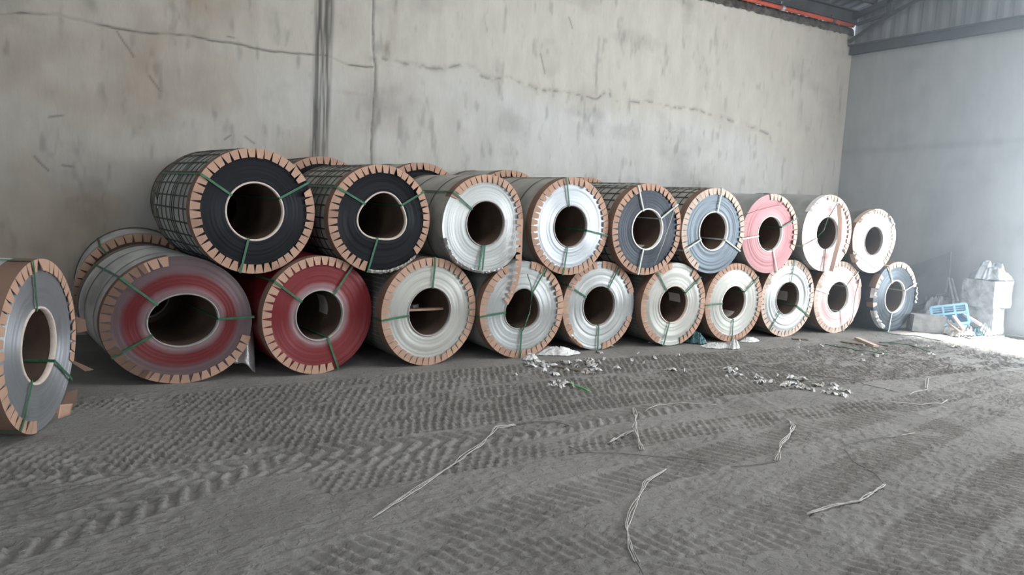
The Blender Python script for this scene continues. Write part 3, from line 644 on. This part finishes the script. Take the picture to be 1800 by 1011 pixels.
for i, d in enumerate(top):
    x, z = nest(i, d['Rr']); d['X'] = x
    if i == 0: d['X'] += .05; z += .018
    tc_.append(coil(Y=6.56 if i != 0 else 6.52, X=x, zc=z, seed=30 + i, yaw=R_([8.6, 6, 5, 3.5, 2, 0, 0, 0, 0][i]), **{k: v for k, v in d.items() if k != 'X'}))

# coil lying turned at the far left
c0 = coil(X=-.275, Y=5.60, zc=None, Rr=.56, face='f_blue', body='film_w', teeth=((-22, 258),), straps=(100, 323, 236), yaw=R_(70), hole=.245, rim='rim_pale', length=1.1, seed=60, sheet='bands',
     label='turned bluish silver coil cut off by the left edge of the photo', group=None, band=.13)
# second pile behind
gr = 'steel coils of the rear pile'
rb = []
rX = [.47, 1.63, 2.75, 3.9, 5.05, 6.2]
rl = ['brown rimmed coil of the rear pile rising behind the flattened red and grey coil', 'rear pile bottom coil behind the deep red one', 'rear pile bottom coil behind the one holding timber', 'rear pile bottom coil behind the one with the green cord', 'rear pile bottom coil behind the one torn at lower left', 'rear pile bottom coil behind the one with the ribbed wrap']
for i, x in enumerate(rX):
    Rr = .575 if i == 0 else .535
    rb.append((x, Rr, coil(X=x, Y=7.86, zc=None, Rr=Rr, face='bore' if i == 0 else 'f_silver', body='film_w' if i == 0 else 'film_g', label=rl[i], length=1.05, seed=70 + i, group=gr, straps=(128,) if i == 0 else (), bandmat='film_d' if i == 0 else 'band', band=.07)[2]))
tl_ = ['rear netted coil whose brown rim shows above the leftmost black coil', 'rear netted coil whose brown band shows above the coil with the bent bore', 'coil of the rear pile showing an arc of teeth left of the torn silver coil', 'coil of the rear pile showing an arc of teeth right of the torn silver coil', 'rear coil just peeping over between the bright silver and the navy coil']
for i in range(5):
    (x0, r0, z0), (x1, r1, z1) = rb[i], rb[i + 1]; rt = [.50, .535, .545, .54, .53][i]
    d = math.hypot(x1 - x0, z1 - z0); a = r0 + rt + .014; b_ = r1 + rt + .014; s = (a * a - b_ * b_ + d * d) / (2 * d); h = math.sqrt(a * a - s * s)
    ux, uz = (x1 - x0) / d, (z1 - z0) / d
    coil(X=x0 + ux * s - uz * h, Y=7.86, zc=z0 + uz * s + ux * h, Rr=rt, face='f_black', body='film_g', label=tl_[i], length=1.05, seed=80 + i, sheet='net' if i < 2 else None, group=gr, band=.13)

# paper sheets in bores
bore_label(tc_[4], 282, .10, .15, .22, .05); bore_label(bc[1], 10, .32, .20, .20); bore_label(bc[6], 300, .12, .15, .22); bore_label(bc[7], 0, .18, .14, .2)
bore_label(bc[9], 285, .14, .18, .2, .05); bore_label(bc[5], 15, .12, .12, .2)
# torn label on the netted wrap
root, P, zc, dz = tc_[0]; V = []; Fc = []
def strk(pts, w):
    for (a0, y0), (a1, y1) in zip(pts[:-1], pts[1:]):
        n = len(V); da, dy = a1 - a0, y1 - y0; L_ = math.hypot(da * .53, dy) or 1; oa, oy = -dy / L_ * w / .53, da * .53 / L_ * w
        for a, y in ((a0 - oa, y0 - oy), (a0 + oa, y0 + oy), (a1 + oa, y1 + oy), (a1 - oa, y1 - oy)): V.append(P(R_(0) + a, 1, y, .0085))
        Fc.append((n, n + 1, n + 2, n + 3))
b0 = math.pi - .03
strk([(b0 + .07, 1.10), (b0 - .10, 1.10)], .012); strk([(b0 - .10, 1.10), (b0 + .08, 1.00)], .014); strk([(b0 + .08, 1.0), (b0 - .10, .99)], .010)
mesh_obj('torn_label', V, Fc, 'white', root)

# dangling edge strip with teeth: hangs from the torn silver coil over the coil below
def ribbon(name, px, Ys, w, mat, label, cat, teeth_side=1, group=None, tooth=.05, thick=.004):
    C = [Vector((atY(p[0], p[1], y)[0], y, atY(p[0], p[1], y)[1])) for p, y in zip(px, Ys)]
    V = []; Fc = []; pts = []
    for a, b_ in zip(C[:-1], C[1:]):
        n = max(1, int((b_ - a).length / .012))
        pts += [a.lerp(b_, i / n) for i in range(n)]
    pts.append(C[-1]); s = 0
    for i, p in enumerate(pts):
        d = (pts[min(i + 1, len(pts) - 1)] - pts[max(i - 1, 0)]).normalized(); side = Vector((d.z, 0, -d.x)).normalized() * teeth_side
        if i: s += (p - pts[i - 1]).length
        ph = (s / .07) % 1.0
        ext = w + (tooth if (tooth and .16 < ph < .84) else 0)
        V += [p - side * 0.0, p + side * ext]
    Fc = [(2 * i, 2 * i + 1, 2 * i + 3, 2 * i + 2) for i in range(len(pts) - 1)]
    o = mesh_obj(name, V, Fc, mat); md = o.modifiers.new('thick', 'SOLIDIFY'); md.thickness = thick; md.offset = 0
    if label: tag(o, label, cat, group)
    return o
ribbon('edge_strip', [(919, 385), (918, 430), (916, 470), (910, 500), (902, 520), (893, 536)], [6.50, 6.49, 6.48, 6.50, 6.52, 6.52], .02, M['card'], 'torn brown notched edge strip dangling from the upper silver coil over the coil below', 'edge strip', teeth_side=1)
ribbon('edge_strip', [(1478, 360), (1480, 385), (1479, 420), (1470, 455), (1464, 478)], [6.50, 6.46, 6.47, 6.49, 6.50], .085, M['band'], 'plain dark brown strip hanging across the very pale pink upper coil', 'edge strip', teeth_side=1, tooth=0)

# cords across coil faces
def cord(px, Ys, rad, mat, label, name='loose_cord', cat='cord', group=None):
    C = [Vector((atY(p[0], p[1], y)[0], y, atY(p[0], p[1], y)[1])) for p, y in zip(px, Ys)]
    mb = MB(); mb.tube(C, rad, 6); return tag(mb.obj(name, mat, None, True), label, cat, group)
cord([(927, 482), (933, 500), (935, 520), (931, 550), (922, 575), (918, 582)], [6.51] * 6, .005, M['strap_g'], 'loose green cord hanging across the bore of the bottom row silver coil')
cord([(1190, 352), (1180, 385), (1165, 430), (1150, 466)], [6.52, 6.50, 6.50, 6.52], .004, M['strap_w'], 'thin pale cord slanting across the right side of the navy coil')
cord([(1303, 380), (1330, 370), (1365, 361), (1398, 357)], [6.52, 6.50, 6.5, 6.52], .003, M['strap_d'], 'thin dark wire slanting across the faded red upper coil')
cord([(1472, 357), (1455, 385), (1448, 405), (1436, 417)], [6.50, 6.47, 6.49, 6.52], .006, M['strap_g'], 'green cord slanting over the bore of the very pale pink upper coil')
cord([(1495, 437), (1515, 455), (1540, 474)], [6.50, 6.49, 6.5], .004, M['strap_d'], 'dark wire slanting across the small white coil')
cord([(1511, 488), (1503, 520), (1498, 560), (1488, 580)], [6.60, 6.58, 6.58, 6.60], .004, M['strap_d'], 'thin dark wire slanting down the right side of the bottom row pale pink coil')

# timber across the bore of one coil
x0, z0 = atY(727, 539, 6.62); x1, z1 = atY(793, 537, 6.78)
mb = MB(); zc3 = bc[2][2]
mb.box((2.905, 6.76, zc3 - .005), (.455, .07, .022), Matrix.Rotation(R_(3), 3, 'Z')); tag(mb.obj('timber_batten', M['wood']), 'pale timber batten wedged across the bore of a bottom row coil', 'timber')
mb = MB(); mb.box((2.83, 6.80, zc3 + .022), (.09, .06, .03), Matrix.Rotation(R_(30), 3, 'Z'), .004)
tag(mb.obj('timber_offcut', M['wood_g']), 'small dark timber offcut lying on the batten inside the coil bore', 'timber')

# ---------------------------------------------------------------- loose sheets and rubbish
def crumple(name, cx, cy, w, d, h, mat, label, cat='plastic film', seed=0, group=None, n=26, rz=0, z0=0.0, rough=5.0):
    u_ = np.linspace(-1, 1, n); U, Vv = np.meshgrid(u_, u_, indexing='ij')
    rad = np.sqrt(U ** 2 + Vv ** 2)
    e = 1 + .35 * (fbm(np.arctan2(U, Vv) * 2 + 9, rad * 0 + seed, seed + 300, 3) - .5) * 2
    X_ = U * np.sqrt(1 - Vv ** 2 / 2) * w / 2 * e; Y_ = Vv * np.sqrt(1 - U ** 2 / 2) * d / 2 * e
    rad = np.sqrt(U ** 2 + Vv ** 2 - U ** 2 * Vv ** 2)
    ridg = 1 - np.abs(fbm(U * rough / 2 + 20, Vv * rough / 2 + 20, seed + 310, 4) - .5) * 4
    Z_ = h * np.clip(1.1 - rad ** 2, 0.02, 1) * np.clip(.25 + .75 * ridg, 0.05, 1)
    c_, s_ = math.cos(rz), math.sin(rz)
    gx = cx + X_ * c_ - Y_ * s_; gy = cy + X_ * s_ + Y_ * c_
    base = np.vectorize(hfloor)(gx, gy) if z0 == 0 else z0
    Pp = np.stack([(X_ * c_ - Y_ * s_).ravel(), (X_ * s_ + Y_ * c_).ravel(), (base + Z_ + .002).ravel()], 1)
    o = grid_mesh(name, Pp, n, n, M[mat] if isinstance(mat, str) else mat, smooth=False); o.location = (cx, cy, 0)
    return tag(o, label, cat, group)
def gp(px, py): return gnd(px, py)
def cr(name, px, py, w, d, h, mat, label, cat='plastic film', seed=0, rz=0, group=None, rough=11.0):
    x, y = gp(px, py); return crumple(name, x, y, w, d, h * 1.25, mat, label, cat, seed, group, rz=rz, rough=rough, n=44)
cr('plastic_film', 975, 622, .62, .20, .07, 'white', 'long crumpled white film on the floor below the coil with the green cord', seed=1, rz=R_(-12))
cr('plastic_film', 933, 632, .16, .12, .06, 'white', 'small white film scrap left of the long crumpled white film', seed=2)
cr('plastic_film', 1220, 602, .30, .22, .12, 'teal', 'dark teal crumpled film on the floor beside the coil with the ribbed wrap', seed=3, rz=R_(-20))
cr('plastic_film', 1262, 610, .40, .16, .05, 'white', 'white film scrap just right of the dark teal film', seed=4, rz=R_(-20))
cr('plastic_film', 1318, 600, .28, .12, .05, 'white', 'white film scrap in front of the coil with stepped rings', seed=5)
cr('plastic_film', 1290, 612, .16, .10, .10, 'white', 'pointed white film scrap standing up from the floor right of the teal film', seed=6)
cr('plastic_film', 1150, 602, .20, .08, .03, 'film_b', 'flat bluish film scrap on the floor left of the teal film', seed=7)
# trail of small torn scraps
trail = 'torn white scraps strewn over the dust'
rs = random.Random(3)
scr = []
for k in range(46):
    t = rs.random(); scr.append((1278 + 212 * t + rs.uniform(-6, 6), 658 + 30 * t + rs.uniform(-9, 9)))
for k in range(34): scr.append((rs.uniform(905, 1065), rs.uniform(632, 660)))
for k in range(10): scr.append((rs.uniform(965, 1010), rs.uniform(668, 682)))
for k in range(16): scr.append((rs.uniform(1040, 1300), rs.uniform(605, 660)))
for k in range(16): scr.append((rs.uniform(1380, 1700), rs.uniform(592, 640)))
for k, (a, b_) in enumerate(scr):
    x, y = gp(a, b_); w = rs.uniform(.018, .062)
    n = 7; u_ = np.linspace(-1, 1, n); U, Vv = np.meshgrid(u_, u_, indexing='ij'); asp = rs.uniform(.12, .6); rz = rs.uniform(0, 3.1)
    e = 1 + .9 * (np.random.default_rng(k).random((n, n)) - .5)
    X_ = U * w * e; Y_ = Vv * w * asp * e; Z_ = np.random.default_rng(k + 500).random((n, n)) * .035 * np.clip(1.2 - U ** 2, 0, 1)
    c_, s_ = math.cos(rz), math.sin(rz); hz = max(hfloor(x + dx_, y + dy_) for dx_ in (-.02, 0, .02) for dy_ in (-.02, 0, .02))
    o = grid_mesh('film_scrap', np.stack([(X_ * c_ - Y_ * s_).ravel(), (X_ * s_ + Y_ * c_).ravel(), Z_.ravel()], 1), n, n, M['white'] if k % 5 else M['paper'], smooth=False)
    o.location = (x, y, hz - .002)
    if a > 1270 and b_ > 650: lb, g_ = 'small white scrap in the long trail of torn film on the open floor', 'scraps in the trail of torn film'
    elif a < 1070: lb, g_ = 'small pale scrap lying around the plank near the long crumpled white film', 'scraps around the plank'
    elif a < 1310: lb, g_ = 'small pale scrap on the floor between the two crumpled heaps of film', 'scraps between the film heaps'
    else: lb, g_ = 'small pale scrap on the bright floor before the right end of the coils', 'scraps before the right end of the coils'
    tag(o, lb, 'scrap', g_)
# planks and cardboard
def slab(name, a, b_, w, h, mat, label, cat, lift=.0):
    A = Vector((*gp(*a), 0)); Bb = Vector((*gp(*b_), 0)); base = max(hfloor(A.x, A.y), hfloor(Bb.x, Bb.y)); d = Bb - A
    mb = MB(); mb.box((0, 0, 0), (d.length, w, h), None, .003); o = mb.obj(name, mat)
    md = o.modifiers.new('bev', 'BEVEL'); md.width = .002; md.segments = 1
    o.location = (A + Bb) / 2 + Vector((0, 0, base + h / 2 + lift)); o.rotation_euler = (0, 0, math.atan2(d.y, d.x)); return tag(o, label, cat)
slab('timber_plank', (962, 641), (1040, 655), .06, .018, M['wood_g'], 'thin dusty plank lying among the white scraps', 'timber')
slab('cardboard_piece', (1478, 601), (1520, 606), .10, .012, M['wood_g'], 'flat brown cardboard piece on the floor before the pale pink coil', 'cardboard')
slab('cardboard_piece', (1506, 596), (1540, 610), .07, .03, M['card_dusty'], 'folded brown cardboard piece beside the flat one on the floor', 'cardboard')
slab('cardboard_piece', (1534, 604), (1562, 608), .06, .012, M['wood_g'], 'small brown cardboard strip right of the folded piece', 'cardboard')
slab('cardboard_piece', (1392, 596), (1420, 598), .06, .012, M['wood_g'], 'dusty cardboard scrap before the stepped silver coil', 'cardboard')
slab('steel_rod', (1768, 592), (1830, 603), .05, .05, M['strap_d'], 'dark rod on the floor at the right edge of the photo', 'rod')
# cords on the ground
def gcord(pxs, rad, mat, label, name='twine', cat='twine', strands=1, lift=.004, raise_=None, group=None):
    mb = MB(); base = [Vector((*gp(*p), 0)) for p in pxs]; rr = random.Random(len(pxs) + int(pxs[0][0]))
    for s in range(strands):
        pts = []
        for a, b_ in zip(base[:-1], base[1:]):
            n = max(2, int((b_ - a).length / .05)); pts += [a.lerp(b_, i / n) for i in range(n)]
        pts.append(base[-1]); out = []
        N_ = len(pts)
        for i, p in enumerate(pts):
            t = i / (N_ - 1); sp = math.sin(math.pi * t * 2.5) * .013 * (s - (strands - 1) / 2) + rr.uniform(-.003, .003)
            d = (pts[min(i + 1, N_ - 1)] - pts[max(i - 1, 0)]).normalized(); q = p + Vector((-d.y, d.x, 0)) * sp
            hz = hfloor(q.x, q.y); out.append(Vector((q.x, q.y, hz + lift + rad)))
        zs = [p.z for p in out]
        for i in range(N_): out[i].z = max(zs[max(0, i - 1):i + 2]) + (raise_ * math.sin(math.pi * i / (N_ - 1)) if raise_ else 0)
        mb.tube(out, rad, 5)
    o = mb.obj(name, mat, None, True)
    return tag(o, label, cat, group)
gcord([(655, 912), (690, 888), (745, 853), (800, 815), (850, 778), (872, 752), (905, 746)], .0032, M['twine'], 'long white twine lying diagonally over the middle of the floor', strands=3)
gcord([(905, 746), (935, 741), (975, 741), (1010, 750)], .003, M['twine_d'], 'dusty dark end of cord running right from the long white twine', strands=2)
gcord([(1170, 826), (1135, 848), (1128, 865), (1108, 905), (1101, 930), (1108, 965), (1119, 988)], .0035, M['twine'], 'curved white twine at the bottom of the photo right of the centre', strands=3)
gcord([(1119, 988), (1128, 1005), (1140, 1025)], .003, M['twine_d'], 'dusty end of twine running off the bottom edge of the photo', strands=1)
gcord([(1113, 716), (1117, 735), (1115, 757), (1128, 792)], .005, M['twine'], 'short knotted pale twine standing out on the floor at the centre right', strands=3, raise_=.02)
gcord([(1115, 756), (1090, 766), (1070, 779)], .0055, M['twine'], 'short pale twine end leading left from the knotted twine', strands=2)
gcord([(1133, 722), (1160, 711), (1200, 708), (1260, 712)], .003, M['twine'], 'thin pale twine running right from behind the knotted twine', strands=1)
gcord([(1387, 742), (1394, 752), (1388, 768), (1372, 785), (1366, 811)], .0045, M['twine'], 'bright white looped twine on the floor in the right half', strands=3, raise_=.02)
gcord([(1366, 811), (1330, 818), (1285, 822)], .003, M['twine_d'], 'dark cord leading left from the bright looped twine', strands=1)
gcord([(1000, 786), (1022, 797), (1080, 798), (1180, 806), (1250, 812)], .003, M['twine_d'], 'long dark cord half buried in the dust at the centre right', strands=1)
gcord([(1418, 907), (1460, 893), (1510, 882), (1520, 875), (1555, 852)], .0042, M['twine'], 'pale twine lying low in the right part of the floor', strands=2)
gcord([(1555, 852), (1540, 832), (1500, 810), (1484, 792), (1490, 781), (1530, 773), (1600, 762)], .0028, M['twine_d'], 'thin dusty twine curving up from the pale twine at the right', strands=1)
gcord([(1555, 770), (1580, 765), (1608, 761)], .003, M['twine'], 'short pale end of twine on the tyre marks at the right', strands=1)
gcord([(1597, 694), (1610, 689), (1629, 687), (1631, 668), (1627, 668), (1626, 684)], .005, M['twine'], 'small upright loop of white twine on the right floor', strands=1, raise_=.01)
gcord([(1560, 708), (1620, 712), (1655, 710), (1665, 703)], .005, M['twine'], 'curved white twine in front of the small loop on the right floor', strands=1)
gcord([(1250, 625), (1310, 640), (1400, 655), (1500, 672), (1580, 690)], .003, M['twine_d'], 'long dusty cord running across the floor beyond the trail of scraps', strands=1)
gcord([(1000, 676), (1018, 682), (1034, 689)], .008, M['strap_bright'] if 'strap_bright' in M else nodemat('bright_green_strap', (.10, .40, .12), .4), 'short bright green strap lying on the floor in front of the plank', name='green_strap', cat='strap', strands=2)
gcord([(1546, 578), (1552, 583), (1568, 588), (1610, 592), (1660, 600)], .006, M['strap_g'], 'green strap curling on the floor below the steel blue coil', name='green_strap', cat='strap', strands=1)
gcord([(1450, 606), (1510, 618), (1560, 622)], .006, M['strap_g'], 'green strap lying flat on the floor before the pale pink coil', name='green_strap', cat='strap', strands=1)
gcord([(1545, 602), (1600, 608), (1640, 622)], .006, M['strap_g'], 'green strap lying flat on the floor right of the cardboard pieces', name='green_strap', cat='strap', strands=1)

# silver foil sheet sagging between the first two bottom coils
n = 16; u_ = np.linspace(0, 1, n); U, Vv = np.meshgrid(u_, u_, indexing='ij')
p0 = atY(428, 628, 6.75); p1 = atY(505, 650, 6.75)
xx = 1.19 + (U - .5) * .20; zz = .12 + .10 * (1 - Vv) * (1 - U) - .10 * U ** 2 * Vv + .015 * np.sin(U * 9 + Vv * 3); yy = 6.66 + Vv * .0 + .12 * (1 - Vv) + .03 * np.sin(U * 7)
zz = np.maximum(zz - .0, .006)
o = grid_mesh('foil_sheet', np.stack([xx.ravel(), yy.ravel(), (zz + .28 * (1 - Vv)).ravel()], 1), n, n, M['foil'], smooth=True)
md = o.modifiers.new('thick', 'SOLIDIFY'); md.thickness = .002
tag(o, 'loose silver foil sheet sagging between the flattened coil and the deep red coil', 'foil sheet')

# torn card and bands at the turned coil
def flap(name, px, mat, label, cat='cardboard', Y=5.5, thick=.004, group=None, Ys=None):
    Ys = Ys or [Y] * len(px); V = [Vector((atY(p[0], p[1], y)[0], y, max(atY(p[0], p[1], y)[1], .006))) for p, y in zip(px, Ys)]
    o = mesh_obj(name, V, [tuple(range(len(V)))], mat); md = o.modifiers.new('thick', 'SOLIDIFY'); md.thickness = thick; md.offset = 0
    return tag(o, label, cat, group)
flap('cardboard_flap', [(98, 722), (106, 712), (128, 710), (124, 728), (102, 736)], M['card'], 'torn brown edge flap on the floor at the lower right of the turned coil', Y=5.35, Ys=[5.35, 5.37, 5.45, 5.3, 5.25])
flap('cardboard_flap', [(118, 690), (137, 684), (133, 710), (108, 712)], M['band'], 'upright dark brown flap behind the torn edge flap of the turned coil', Y=5.55)
flap('cardboard_flap', [(132, 556), (150, 562), (153, 582), (136, 585)], M['band'], 'dark torn edge tab sticking out at the right of the turned coil', Y=5.85)
flap('cardboard_flap', [(127, 638), (130, 634), (165, 650), (150, 653)], M['band'], 'thin torn strip poking right from the strap of the turned coil', Y=5.85)

# rubbish heap against the end wall
ex = WX
def endbox(name, pxc, mats, dims, rz, label, cat, X, lift=0, jit=.02, bev=.02):
    x, y = X; mb = MB(); mb.box((0, 0, dims[2] / 2), dims, None, jit); o = mb.obj(name, mats)
    md = o.modifiers.new('sub', 'SUBSURF'); md.subdivision_type = 'SIMPLE'; md.levels = 4; md.render_levels = 4
    tx = bpy.data.textures.new(name, 'CLOUDS'); tx.noise_scale = .12
    m2 = o.modifiers.new('dis', 'DISPLACE'); m2.texture = tx; m2.strength = jit * 2.2; m2.mid_level = .5
    o.location = (x, y, lift); o.rotation_euler = (0, 0, rz); return tag(o, label, cat)
bx, by = 11.78, 5.98
endbox('waste_bale', None, M['bale'], (.44, .40, .40), R_(6), 'lower crushed pale bale standing on the floor by the end wall', 'bale', (bx, by), .0, .018)
endbox('waste_bale', None, M['bale'], (.50, .46, .39), R_(0), 'upper crushed pale bale stacked on the lower one by the end wall', 'bale', (bx - .02, by), .412, .018)
o = crumple('plastic_bag', bx - .01, by - .01, .54, .50, .30, 'bag', 'grey plastic bag bulging on top of the two stacked bales', 'bag', seed=21, z0=.80, n=40, rough=3)
# leaning board and frames
def leanboard(name, px, X_top, X_bot, mat, label, cat, thick=.02):
    V = []
    for (p, X_) in px:
        y, z = atX(p[0], p[1], X_); V.append(Vector((X_, y, max(z, .01))))
    o = mesh_obj(name, V, [tuple(range(len(V)))], mat); md = o.modifiers.new('t', 'SOLIDIFY'); md.thickness = thick; md.offset = 0; return tag(o, label, cat)
leanboard('leaning_board', [((1596, 470), 11.95), ((1672, 443), 12.0), ((1668, 520), 11.75), ((1592, 545), 11.7)], 0, 0, M['junk'], 'large dark grey board leaning against the end wall behind the steel blue coil', 'board')
fr = thing('metal_frame', 'bent pale metal frame standing in the rubbish before the leaning board', 'frame', (11.5, 7.0, 0))
def bars(parent, name, segs, mat, w=.025):
    o0_ = Vector(parent.location)
    for (a, xa), (b_, xb) in segs:
        ya, za = atX(*a, xa); yb, zb = atX(*b_, xb); m_ = MB(); m_.bar(Vector((xa, ya, max(za, .02))) - o0_, Vector((xb, yb, max(zb, .02))) - o0_, w, w); m_.obj(name, mat, parent)
bars(fr, 'frame_bar', [(((1667, 488), 11.75), ((1662, 515), 11.6)), (((1662, 515), 11.6), ((1628, 522), 11.6)), (((1667, 488), 11.75), ((1676, 528), 11.5)), (((1673, 490), 11.75), ((1684, 530), 11.5)), (((1684, 530), 11.5), ((1650, 522), 11.6)), (((1676, 528), 11.5), ((1672, 570), 11.35)), (((1628, 522), 11.6), ((1632, 575), 11.4))], M['bag'])
# carton and stuff
endbox('dusty_carton', None, M['carton'], (.44, .30, .25), R_(-41), 'low grey carton on the floor right of the steel blue coil', 'carton', (10.88, 6.34), .0, .008)
def heap(name, px, py, w, d, h, mat, label, cat, seed, rough=6, n=34):
    x, y = gp(px, py); crumple(name, min(x, 11.9 - w / 2), y, w, d, h, mat, label, cat, seed, rough=rough, n=n)
heap('plastic_film', 1665, 586, .24, .26, .22, 'white', 'bright white crumpled film at the front of the grey carton', 'plastic film', 31)
heap('rag_heap', 1645, 575, .60, .55, .50, 'bag', 'heaped grey rags behind the blue crate', 'rags', 33, 5)
heap('plastic_film', 1690, 587, .44, .30, .17, 'foil', 'glittering crumpled film heap in front of the blue crate', 'plastic film', 35, 9)
heap('plastic_film', 1732, 588, .30, .22, .20, 'white', 'white crumpled film at the foot of the bales', 'plastic film', 36, 8)
heap('rag_heap', 1700, 579, .46, .44, .34, 'junk', 'dark blue grey rags between the crate and the bales', 'rags', 37, 8)
heap('plastic_film', 1714, 588, .30, .20, .12, 'teal', 'dark teal film scrap in the rubbish beside the bales', 'plastic film', 38, 9)
heap('plastic_film', 1680, 590, .26, .18, .10, 'paper', 'dusty crumpled paper at the front edge of the rubbish heap', 'paper', 39, 9)
# blue crate tipped over
cr_ = thing('blue_crate', 'light blue plastic crate with barred sides tipped on the rubbish heap', 'crate', (11.12, *atX(1670, 558, 11.12))); cr_.rotation_euler = (R_(62), R_(-14), R_(-58))
mb = MB()
for z in (-.09, .0, .09):
    mb.bar((-.22, -.14, z), (.22, -.14, z), .018, .022); mb.bar((-.22, .14, z), (.22, .14, z), .018, .022); mb.bar((-.22, -.14, z), (-.22, .14, z), .018, .022); mb.bar((.22, -.14, z), (.22, .14, z), .018, .022)
mb.obj('crate_rails', M['blue'], cr_)
mb = MB()
for x in (-.22, -.075, .075, .22):
    for y in (-.14, .14): mb.bar((x, y, -.1), (x, y, .1), .018, .018)
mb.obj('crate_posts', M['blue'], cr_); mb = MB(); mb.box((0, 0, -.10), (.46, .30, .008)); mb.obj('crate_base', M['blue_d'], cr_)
mb = MB()
for x in (-.075, .075): mb.bar((x, -.15, .1), (x, .15, .1), .026, .02)
for a_, b_ in (((-.23, -.15, .1), (.23, -.15, .1)), ((-.23, .15, .1), (.23, .15, .1)), ((-.23, .02, .1), (.23, .02, .1)), ((-.23, -.15, .1), (-.23, .15, .1)), ((.23, -.15, .1), (.23, .15, .1))): mb.bar(a_, b_, .03, .024)
mb.obj('crate_grille', M['blue'], cr_)
def endbar(a, xa, b_, xb, w, h, mat, label, name='timber_batten', cat='timber'):
    ya, za = atX(*a, xa); yb, zb = atX(*b_, xb); m_ = MB(); m_.bar((xa, ya, max(za, .03)), (xb, yb, max(zb, .03)), w, h); return tag(m_.obj(name, mat), label, cat)
endbar((1694, 553), 11.3, (1724, 571), 11.05, .035, .035, M['white'], 'white bar slanting down between the blue crate and the bales', 'white_bar', 'bar')
endbar((1668, 568), 11.0, (1688, 584), 10.9, .05, .03, M['wood'], 'pale batten slanting in front of the blue crate')
endbar((1676, 556), 11.05, (1694, 580), 10.95, .05, .03, M['card_dusty'], 'pale batten leaning right of the slanting one before the blue crate')
mb = MB(); mb.tube([(11.35 + .0 * i, 7.15 - .05 * i, .40 + .16 * math.sin(i * .5)) for i in range(7)], .035, 10); tag(mb.obj('bent_tube', M['bag'], None, True), 'bent grey tube arching over the rags by the end wall', 'tube')

# dusty air inside the shed
mb = MB(); mb.box((9.95, 2.6, 2.7), (4.0, 12.4, 5.2)); hz = mb.obj('haze', None); hz['kind'] = 'stuff'; hz['label'] = 'thin bluish dust haze hanging in the air before the end wall'; hz['category'] = 'haze'
hm = bpy.data.materials.new('dusty_air'); hm.use_nodes = True; nt = hm.node_tree; nt.nodes.remove(nt.nodes['Principled BSDF'])
vs = nt.nodes.new('ShaderNodeVolumeScatter'); vs.inputs['Color'].default_value = (.78, .90, 1, 1); vs.inputs['Density'].default_value = .05; vs.inputs['Anisotropy'].default_value = .45
nt.links.new(vs.outputs[0], nt.nodes['Material Output'].inputs['Volume']); hz.data.materials.append(hm)
